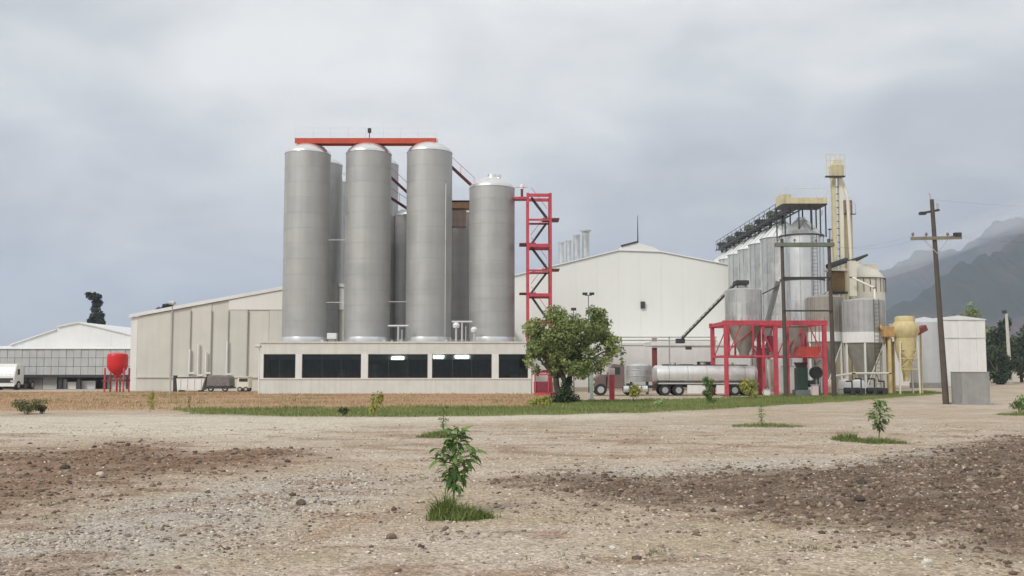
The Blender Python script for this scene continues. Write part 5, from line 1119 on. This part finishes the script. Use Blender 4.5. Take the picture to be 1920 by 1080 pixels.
# ---- the leafy tree in front of the truck
YF = 66.0
def tp3(px, py, dy=0): X_, Z_ = P(px, py, YF + dy); return (X_, YF + dy, Z_)
r_ = np.random.default_rng(5); cl = []
for (px, py, rx_, rz_, n, sd_) in ((1042, 646, 62, 56, 26, 1), (1098, 620, 50, 42, 18, 2), (1140, 642, 34, 36, 9, 3), (1010, 662, 34, 42, 10, 4), (1076, 676, 50, 36, 14, 5), (1162, 668, 16, 20, 4, 6), (1118, 672, 36, 26, 9, 7)):
    X_, Z_ = P(px, py, YF); k = YF / F_PX; cl += make_clumps(X_, YF + (r_.random() - .5), Z_, rx_ * k, rx_ * k * .9, rz_ * k, n, sd_, .33)
tx0, _ = P(1058, 755, YF)
tree('broadleaf_tree', 'rounded green leafy tree with thick dark stems before the truck', tx0, YF,
     [((tx0 - .25, YF, -.1), tp3(1040, 690), .26, .16), ((tx0 + .2, YF + .1, -.1), tp3(1070, 690, .2), .24, .15), ((tx0, YF - .1, -.1), tp3(1052, 680, -.2), .22, .15), (tp3(1040, 692), tp3(1012, 650), .14, .06), (tp3(1070, 692, .2), tp3(1105, 640, .2), .14, .06), (tp3(1052, 684, -.2), tp3(1060, 620, .3), .13, .05), (tp3(1075, 686, .2), tp3(1145, 655, -.3), .1, .04), (tp3(1045, 690), tp3(1030, 630, .6), .1, .04), (tp3(1058, 690), tp3(1095, 605, -.4), .1, .04)],
     cl, 25000, .105, LEAF, 9)
# ivy-like undergrowth at its foot
X_, _ = P(1058, 757, YF - .6)
V, F, tn = leaf_cloud([(X_ - .5, YF - .6, .35, .55, .4, .4), (X_ + .1, YF - .7, .6, .5, .4, .6), (X_ + .6, YF - .5, .3, .5, .4, .35), (X_ + .2, YF - .4, 1.2, .4, .3, .5)], 1500, .09, 77)
bs = thing('shrub', 'dark low shrub wrapped round the foot of the leafy tree', 'shrub', (X_, YF - .6, 0)); raw_mesh('foliage', V - np.array([X_, YF - .6, 0]), F, LEAFD, bs, tone=tn)
MB().cyl((X_, YF - .6, -.05), (X_, YF - .6, .8), .05, .02, 8).build('stem', BARK, bs)
# ---- far trees
def far_tree(label, px, py0, py1, Y, wpx, lm, seed, n, size, group):
    x, z1 = P(px, py0, Y); z1 = PZ(py0, Y); k = Y / F_PX; zb = max(PZ(py1, Y), 0.0); hz = (z1 - zb) / 2
    cl_ = make_clumps(x, Y, zb + hz, wpx * k / 2, wpx * k / 2, hz, 22, seed, .33)
    tree('distant_tree', label, x, Y, [((x, Y, -.1), (x, Y, zb + hz), .3, .15), ((x, Y, zb + hz * .5), (x + wpx * k * .25, Y, zb + hz * 1.3), .14, .05), ((x, Y, zb + hz * .5), (x - wpx * k * .25, Y + .5, zb + hz * 1.3), .14, .05)], cl_, n, size, lm, seed, group)
gname = 'dark trees behind the white shed'
far_tree('rounded green tree top showing above the white shed roof', 1815, 578, 690, 165, 80, LEAF, 101, 3000, .30, gname)
far_tree('dark tree filling the gap between white shed and pale pole', 1872, 590, 715, 158, 56, LEAFD, 102, 3200, .28, gname)
far_tree('dark tree at the picture edge beyond the pale pole', 1912, 612, 716, 170, 70, LEAFD, 103, 3200, .28, gname)
far_tree('low dark bushy tree behind the concrete block', 1868, 650, 716, 145, 50, LEAFD, 104, 2600, .24, gname)
far_tree('tall dark tree outermost beyond the picture edge trees', 1950, 600, 716, 160, 60, LEAFD, 105, 2200, .28, gname)
# conifer-like dark tree behind the dock warehouse
Yc = 165.0; cl_ = []
for (px, py, w, h) in ((176, 556, 14, 8), (168, 552, 8, 5), (182, 568, 10, 9), (178, 580, 8, 8), (181, 594, 13, 9), (176, 602, 12, 9), (186, 606, 11, 10), (190, 590, 7, 6), (180, 620, 14, 14)):
    X_, Z_ = P(px, py, Yc); k = Yc / F_PX; cl_.append((X_, Yc, Z_, w * k, w * k, h * k))
X_ = PX(180, Yc); tree('columnar_tree', 'narrow dark ragged tree rising behind the dock warehouse roof', X_, Yc, [((X_, Yc, -.1), (PX(177, Yc), Yc, PZ(556, Yc)), .35, .1)], cl_, 2600, .28, LEAFN, 31)
Yc = 160.0; cl_ = []
for (px, py, w, h) in ((300, 580, 9, 4), (312, 574, 8, 5), (320, 571, 5, 4), (328, 578, 6, 5), (308, 584, 14, 5)):
    X_, Z_ = P(px, py, Yc); k = Yc / F_PX; cl_.append((X_, Yc, Z_, w * k, w * k, h * k))
X_ = PX(312, Yc); tree('distant_tree', 'grey tree tip peeking over the beige hall roof', X_, Yc, [((X_, Yc, -.1), (X_, Yc, PZ(578, Yc)), .3, .1)], cl_, 900, .22, LEAFN, 33)

# ---- shrubs along the verge
def shrub(label, px, py, h, w, lm, seed, n, size, name='shrub', cat='shrub', tall=False, Yf=None):
    x, Y = G(px, py)
    if Yf: x, Y = PX(px, Yf), Yf
    t = thing(name, label, cat, (x, Y, 0)); z0_ = gz1(x, Y); r = np.random.default_rng(seed); cl_ = []
    m = 9 if tall else 7
    for k in range(m):
        f = k / (m - 1) if tall else r.random(); cl_.append((x + (r.random() - .5) * w * .7, Y + (r.random() - .5) * w * .6, z0_ + h * (.12 + .78 * (f if tall else .15 + .75 * r.random())), w * .3, w * .28, h * (.12 if tall else .24)))
    V, F, tn = leaf_cloud(cl_, n, size, seed, .4, .5); raw_mesh('foliage', V - np.array([x, Y, 0]), F, lm, t, tone=tn)
    mb = MB()
    sr_ = .02 if n > 150 else .011
    for k in range(3): limb(mb, (x + (k - 1) * .04, Y, z0_ - .05), (x + (k - 1) * w * .25, Y + (k - 1) * .05, z0_ + h * .8), sr_, sr_ * .5, 6)
    mb.build('stem', BARK if n > 150 else mat('yellow_stalk', (.42, .36, .14), .8), t); return t
shrub('narrow dark green columnar shrub before the left red frame post', 1329, 757, 1.75, .75, LEAFS, 201, 900, .08, tall=True)
shrub('yellow-green plant growing before the truck wheels', 1189, 756, 1.35, .95, LEAFY, 202, 260, .13)
shrub('pale yellow-green plant inside the red frame', 1404, 748, 1.5, 1.3, LEAFY, 203, 300, .13)
shrub('low yellow-green leafy plant on the verge left of the tree', 1012, 762, .75, 1.5, LEAFY, 204, 320, .11)
shrub('thin yellow seedling on the green verge below the dark windows', 704, 781, 1.2, .6, LEAFY, 205, 149, .11)
shrub('small round olive bush on the dry verge near the white truck', 50, 776, .75, 1.7, leaf_mat('olive_leaf', (.07, .08, .025), (.2, .2, .07)), 206, 900, .07)
shrub('tiny dark bush beside the olive bush', 78, 775, .5, .45, LEAFD, 207, 200, .06)
shrub('yellow stalky weed on the dry verge before the beige hall', 282, 772, 1.1, .35, LEAFY, 208, 110, .08)
shrub('dark small tuft on the verge edge below the first windows', 645, 779, .45, .6, LEAFD, 209, 160, .06)
shrub('thin dark weed on the dry verge before the white skip', 354, 772, .9, .2, LEAFD, 210, 40, .05)
shrub('small leafy bush at the right picture edge', 1912, 772, .85, .9, LEAFS, 211, 260, .09)
shrub('bright pale green cabbage-like weed before the tanker wheels', 1237, 764, .45, .55, leaf_mat('pale_weed_leaf', (.22, .32, .12), (.5, .6, .32)), 212, 140, .08)

# ---- grass verge
def scatter(poly, n, seed, mk, thr=.5):
    r = np.random.default_rng(seed); lo_ = poly.min(0); hi = poly.max(0); xs_ = []; ys_ = []; tot = 0
    while tot < n:
        x = lo_[0] + (hi[0] - lo_[0]) * r.random(n * 3); y = lo_[1] + (hi[1] - lo_[1]) * r.random(n * 3)
        ok = (np.abs(x) < y * .58 + 2); x, y = x[ok], y[ok]; m = soil(x, y)[mk] > thr * r.random(len(x)) + .25
        xs_.append(x[m]); ys_.append(y[m]); tot += m.sum()
    return np.concatenate(xs_)[:n], np.concatenate(ys_)[:n]
x, y = scatter(PATCH_GREEN, 42000, 301, 'green'); r = np.random.default_rng(302); cn = fbm(x / 1.4, y / 1.4, 303, 3)
V, F, tn = blades(x, y, .05 + .22 * cn * (.3 + r.random(len(x))), .016, 304, .7); tn = np.clip(tn * .6 + np.repeat(fbm(x / 2.5, y / 1.2, 305, 3), 5) * .6 - .1, 0, 1)
tag(raw_mesh('verge_grass', V, F, GRASSM, tone=tn), 'band of green grass along the far edge of the dirt', 'grass', kind='stuff')
x, y = scatter(PATCH_DRY, 42000, 311, 'dry'); r = np.random.default_rng(312); cn = fbm(x / 1.8, y / 1.8, 313, 3)
V, F, tn = blades(x, y, .03 + .22 * cn * cn * (.4 + r.random(len(x))), .02, 314, .6); tn = np.clip(tn * .5 + np.repeat(fbm(x / 5, y / 2, 315, 3), 5) * .9 - .2, 0, 1)
tag(raw_mesh('dry_grass', V, F, DRYM, tone=tn), 'band of dry orange-brown grass before the halls', 'grass', kind='stuff')
x, y = scatter(PATCH_DRY, 12000, 321, 'dry'); k = fbm(x / 4, y / 3, 322, 3) > .62; x, y = x[k], y[k]
V, F, tn = blades(x, y, .08 + .16 * np.random.default_rng(323).random(len(x)), .02, 324, .6)
tag(raw_mesh('mixed_grass', V, F, GRASSM, tone=tn), 'sparse green tufts mixed into the dry grass', 'grass', kind='stuff')

# ---- saplings standing in grass tufts
def tuft(label, px, py, wx, wy, h, n, seed, offs=0):
    x, Y = G(px, py); r = np.random.default_rng(seed)
    a = r.random(n) * 2 * math.pi; q = np.sqrt(r.random(n)); lob = .45 + 1.1 * fbm(np.cos(a) * 1.4 + seed, np.sin(a) * 1.4, seed, 3); stg = np.where(r.random(n) < .05, 1.25, 1.0); bx_ = x + np.cos(a) * q * wx * lob * stg * 1.15; by_ = Y + np.sin(a) * q * wy * lob * stg * 1.15
    hh = h * (.25 + .85 * r.random(n)) * (1.1 - .8 * q) * (.5 + fbm(bx_ / .12, by_ / .12, seed, 2))
    V, F, tn = blades(bx_, by_, hh, .006 + .0002 * Y, seed + 1, 1.2)
    o = raw_mesh('grass_tuft', V - np.array([x, Y, 0]), F, GRASSM, tone=tn * .75, loc=(x, Y, 0)); tag(o, label, 'grass tuft', 'grass tufts round the saplings'); return o
LEAFMESH = None
def leaf_shape():
    L_ = 1.0; V = []; 
    prof = [(0, 0), (.18, .12), (.45, .19), (.75, .13), (1, 0)]
    for t, w in prof: zc = .10 * math.sin(t * 2.2) - .42 * t * t; V += [(t, -w, zc + w * .25), (t, 0, zc), (t, w, zc + w * .25)]
    F = []
    for i in range(4): a = 3 * i; F += [(a, a + 3, a + 4, a + 1), (a + 1, a + 4, a + 5, a + 2)]
    return np.array(V), np.array(F)
LV, LF = leaf_shape(); LEAF_ME = []
for k in range(5):
    o = raw_mesh('leaf', LV, LF, LEAFS, tone=np.full(len(LV), .1 + .2 * k)); LEAF_ME.append(o.data); bpy.data.objects.remove(o)
def sapling(label, px, py, h, nwh, seed, parts=True, ls=.17, spread=.9, bend=0.0, group='saplings on the bare ground'):
    x, Y = G(px, py); z0_ = gz1(x, Y); r = random.Random(seed); t = thing('sapling', label, 'sapling', (x, Y, z0_), group)
    mb = MB(); limb(mb, (x, Y, z0_ - .03), (x + bend, Y, z0_ + h * .93), .018, .006, 7, .03, 6); mb.build('stem', mat('sapling_stem', (.12, .11, .05), .8), t, True)
    Vs = []; Fs = []; Ts = []; cnt = 0
    RAD = ([.28, .36, .45, .55, .66, .76, .84, .92, 1.0], [.03, .07, .13, .20, .30, .24, .08, .12, .04])
    tw = MB()
    for k in range(nwh):
        f = .30 + .68 * k / max(1, nwh - 1); zz_ = h * f; nl = r.randint(7, 9); a0 = r.random() * 6.28; rad = float(np.interp(f, *RAD)) * spread * h / 1.28
        for j in range(nl):
            a = a0 + j * 6.283 / nl + r.uniform(-.5, .5); off = rad * r.uniform(.2, 1.1); dz = r.uniform(-.05, .04)
            p_ = (bend * f + math.cos(a) * off, math.sin(a) * off, zz_ + dz)
            if off > .05: tw.cyl((x + bend * f, Y, z0_ + zz_ - .04), (x + p_[0], Y + p_[1], z0_ + p_[2]), .004, .003, 4)
            M = Matrix.Translation(p_) @ Matrix.Rotation(a + r.uniform(-.5, .5), 4, 'Z') @ Matrix.Rotation(r.uniform(-.7, .8), 4, 'Y') @ Matrix.Rotation(r.uniform(-.7, .7), 4, 'X') @ Matrix.Scale(ls * r.uniform(.65, 1.25), 4)
            if parts:
                o = bpy.data.objects.new('leaf', r.choice(LEAF_ME)); COL.objects.link(o); o.parent = t; o.matrix_local = M
            else:
                A = np.array(M); Vs.append(LV @ A[:3, :3].T + A[:3, 3]); Fs.append(LF + 15 * cnt); Ts.append(np.full(15, r.random())); cnt += 1
    tw.build('twigs', MATS['sapling_stem'], t)
    if not parts: raw_mesh('leaves', np.concatenate(Vs), np.concatenate(Fs), LEAFS, t, tone=np.concatenate(Ts))
    return t
sapling('nearest sapling with drooping green leaves, standing in a grass tuft', 851, 962, 1.28, 26, 401, True, .175, 1.2, .06)
tuft('wide grass tuft at the foot of the nearest sapling', 868, 972, .42, .28, .26, 1500, 411)
tuft('taller grass clump beside the nearest sapling stem', 836, 968, .20, .16, .42, 700, 413)
sapling('small thin sapling directly behind the nearest sapling', 832, 815, .92, 8, 402, False, .13, .9)
tuft('grass tuft under the thin sapling behind the nearest one', 822, 819, .62, .5, .30, 900, 415)
sapling('faint low sapling in a flat grass ring near the verge', 1428, 798, .75, 7, 403, False, .12, .8)
tuft('flat spreading grass ring round the faint low sapling', 1436, 800, 1.05, .8, .22, 1100, 417)
sapling('leafy upright sapling by the darkest soil, before the concrete block', 1647, 826, 1.28, 20, 404, True, .20, 1.15, .08)
tuft('wide grass patch at the foot of the upright sapling', 1640, 829, .85, .55, .24, 1400, 419)
tuft('blue-green grass clump on one side of the upright sapling', 1590, 826, .40, .35, .36, 700, 421)
tuft('grass patch at the picture edge below the small bush', 1925, 778, 1.1, 1.0, .3, 1000, 423)

r = np.random.default_rng(601); wx, wy = [], []
for k in range(150):
    yq = 11.5 * (46 / 11.5) ** r.random(); xq = (r.random() * 2 - 1) * yq * .56; m_ = int(5 + 14 * r.random()); wx.append(xq + r.normal(size=m_) * .06); wy.append(yq + r.normal(size=m_) * .05)
wx = np.concatenate(wx); wy = np.concatenate(wy); V, F, tn = blades(wx, wy, .02 + .07 * r.random(len(wx)), .006, 602, 1.4)
tag(raw_mesh('weeds', V, F, leaf_mat('weed_blade', (.12, .13, .05), (.36, .33, .16)), tone=tn), 'tiny sparse weeds dotted over the bare ground', 'weeds', kind='stuff')
# ================================================================== STONES
ICO = None
def stones(name, label, n, seed, weight, smin, smax, cols, ymax=40, flat=.6):
    r = np.random.default_rng(seed); bm = bmesh.new(); bmesh.ops.create_icosphere(bm, subdivisions=1, radius=1); bv = np.array([v.co[:] for v in bm.verts]); bf = np.array([[v.index for v in f.verts] for f in bm.faces]); bm.free()
    X_ = []; Y_ = []; tot = 0
    while tot < n:
        q = r.random(n * 2); y = 9.0 * (ymax / 9.0) ** (q ** 0.9); x = (r.random(n * 2) * 2 - 1) * (y * .60 + 1.2); m = soil(x, y); w = weight(m, x, y); k = r.random(len(x)) < w
        X_.append(x[k]); Y_.append(y[k]); tot += k.sum()
    x = np.concatenate(X_)[:n]; y = np.concatenate(Y_)[:n]; s = smin * (smax / smin) ** (r.random(n) ** 2.4); s = s * (1 + .02 * (y - 10))
    z = gz(x, y); nv = len(bv)
    jit = 1 + .75 * (r.random((n, nv)) - .5); sc = s[:, None] * np.stack([.7 + .6 * r.random(n), .7 + .6 * r.random(n), flat * (.6 + .7 * r.random(n))], 1)
    a = r.random(n) * 6.283; ca_, sa = np.cos(a), np.sin(a); B = bv[None] * jit[..., None] * sc[:, None, :]
    V = np.stack([B[..., 0] * ca_[:, None] - B[..., 1] * sa[:, None] + x[:, None], B[..., 0] * sa[:, None] + B[..., 1] * ca_[:, None] + y[:, None], B[..., 2] + (z + s * .12)[:, None]], -1).reshape(-1, 3)
    F = (bf[None] + (np.arange(n) * nv)[:, None, None]).reshape(-1, 3)
    cols = np.array(cols); c = cols[r.integers(0, len(cols), n)] * (.75 + .5 * r.random(n))[:, None]
    o = raw_mesh(name, V, F, MATS['stone_colours'], attr=np.repeat(c, nv, 0)); tag(o, label, 'gravel', kind='stuff'); return o
tone_mat('stone_colours')
base_d = lambda x, y: .25 + .75 * np.clip((fbm(x / 1.5, y / 1.5, 501, 3) - .42) * 5, 0, 1)
stones('gravel', 'pale gravel scattered over the bare ground', 26000, 511, lambda m, x, y: base_d(x, y) * (.35 + .65 * m['grey'] + .5 * m['strip']) * (1 - .75 * m['dark']) * (1 - .8 * m['brown']), .007, .030, [(.60, .52, .43), (.50, .42, .34), (.62, .56, .49), (.42, .35, .28)])
stones('pebbles', 'white and light pebbles dotted over the soil', 1300, 512, lambda m, x, y: .5 + .3 * m['dark'], .008, .026, [(.72, .69, .63), (.66, .62, .56)])
stones('dark_gravel', 'dark grey-brown stones in the grey gravel area', 9000, 513, lambda m, x, y: np.clip(.06 + 1.0 * m['grey'] * base_d(x, y) + .6 * m['strip'] + 1.2 * np.clip((fbm(x / .9, y / .7, 503, 3) - .6) * 8, 0, 1) * (y < 22), 0, 1) * (1 - m['brown'] * .7), .008, .036, [(.22, .17, .13), (.28, .23, .19), (.16, .12, .10)])
stones('soil_clods', 'brown clods of turned soil in the dark patches', 12000, 514, lambda m, x, y: np.clip(m['dark'] + .55 * m['brown'], 0, 1) + .006, .011, .055, [(.18, .128, .092), (.22, .16, .118), (.12, .088, .066), (.33, .26, .20)], 34, .75)
def rock(label, px, py, s, col, seed, grp='single rocks on the ground'):
    x, Y = G(px, py); r = np.random.default_rng(seed); bm = bmesh.new(); bmesh.ops.create_icosphere(bm, subdivisions=2, radius=1)
    for v in bm.verts:
        k = 1 + .35 * (fbm(v.co.x * 1.3 + seed, v.co.y * 1.3 + v.co.z * 2.1, seed, 3) - .5) * 2; v.co = Vector((v.co.x * s * k * 1.1, v.co.y * s * k, v.co.z * s * k * .75))
    me = bpy.data.meshes.new('rock'); bm.to_mesh(me); bm.free(); me.materials.append(mat('rock_%d' % seed, col, .95, 0, .3, 9, 0, .6, 40)); o = bpy.data.objects.new('rock', me); COL.objects.link(o); o.location = (x, Y, gz1(x, Y) + s * .3); o.rotation_euler = (0, 0, seed)
    tag(o, label, 'rock', grp)
rock('round brown rock lying on bare ground left of the nearest sapling', 733, 1010, .070, (.19, .14, .10), 1)
rock('white stone low in the picture, right of the nearest sapling', 1148, 1029, .036, (.75, .73, .70), 2)
rock('pale split stone at the bottom edge near the dark soil', 1740, 1062, .060, (.62, .60, .54), 3)
rock('dark clod on the brown soil strip', 122, 880, .10, (.09, .07, .05), 4)
rock('white stone on the brown soil strip', 188, 891, .08, (.62, .57, .50), 5)
rock('dark clod in the middle of the dark soil', 1612, 942, .085, (.07, .05, .04), 6)
rock('dark clod on the upper edge of the dark soil', 1615, 908, .09, (.07, .055, .045), 7)
rock('dark stone at the end of the grey gravel', 565, 950, .085, (.13, .10, .08), 8)

# ================================================================== LOW CLOUD ON THE MOUNTAINS
cm = bpy.data.materials.new('cloud_vapour'); cm.use_nodes = True; N = cm.node_tree.nodes; N.clear(); o_ = N.new('ShaderNodeOutputMaterial'); v_ = N.new('ShaderNodeVolumePrincipled')
v_.inputs['Color'].default_value = (.98, .98, 1.0, 1); v_.inputs['Density'].default_value = 0.0012; cm.node_tree.links.new(v_.outputs[0], o_.inputs['Volume'])
for i, (px, py, Y, w, h, lab) in enumerate(((1700, 492, 1750, 130, 20, 'low wisp of cloud lying on the blue ridge beside the silos'), (1790, 452, 1780, 120, 24, 'low cloud bank on the ridge behind the utility pole'), (1890, 405, 1850, 150, 30, 'low cloud bank on the high ridge at the picture edge'), (1990, 380, 1850, 150, 34, 'low cloud bank beyond the picture edge'))):
    X_, Z_ = P(px, py, Y); k = Y / F_PX; bm = bmesh.new(); bmesh.ops.create_icosphere(bm, subdivisions=4, radius=1)
    for v in bm.verts:
        q = 1 + .9 * (float(fbm(v.co.x * 1.5 + 7 * i, v.co.z * 1.5 + v.co.y, 81 + i, 4)) - .5); v.co = Vector((v.co.x * w * k * q, v.co.y * 140 * q, (v.co.z * h * q + v.co.x * w * -.0 ) * k + v.co.x * w * k * .32))
    me = bpy.data.meshes.new('low_cloud'); bm.to_mesh(me); bm.free(); me.materials.append(cm); o = bpy.data.objects.new('low_cloud', me); COL.objects.link(o); o.location = (X_, Y, Z_); tag(o, lab, 'cloud', kind='stuff')
# ================================================================== HAZE
hz_ = MB().box(-4400, 4400, -320, 5300, -12, 470).build('haze', MATS['white_paint'])
hm = bpy.data.materials.new('haze_air'); hm.use_nodes = True; N = hm.node_tree.nodes; N.clear(); o_ = N.new('ShaderNodeOutputMaterial'); v_ = N.new('ShaderNodeVolumePrincipled')
v_.inputs['Color'].default_value = (.70, .81, 1.0, 1); v_.inputs['Density'].default_value = 0.00026; v_.inputs['Anisotropy'].default_value = 0.2
hm.node_tree.links.new(v_.outputs[0], o_.inputs['Volume']); hz_.data.materials.clear(); hz_.data.materials.append(hm); tag(hz_, 'thin moist air that fades the mountains', kind='stuff')
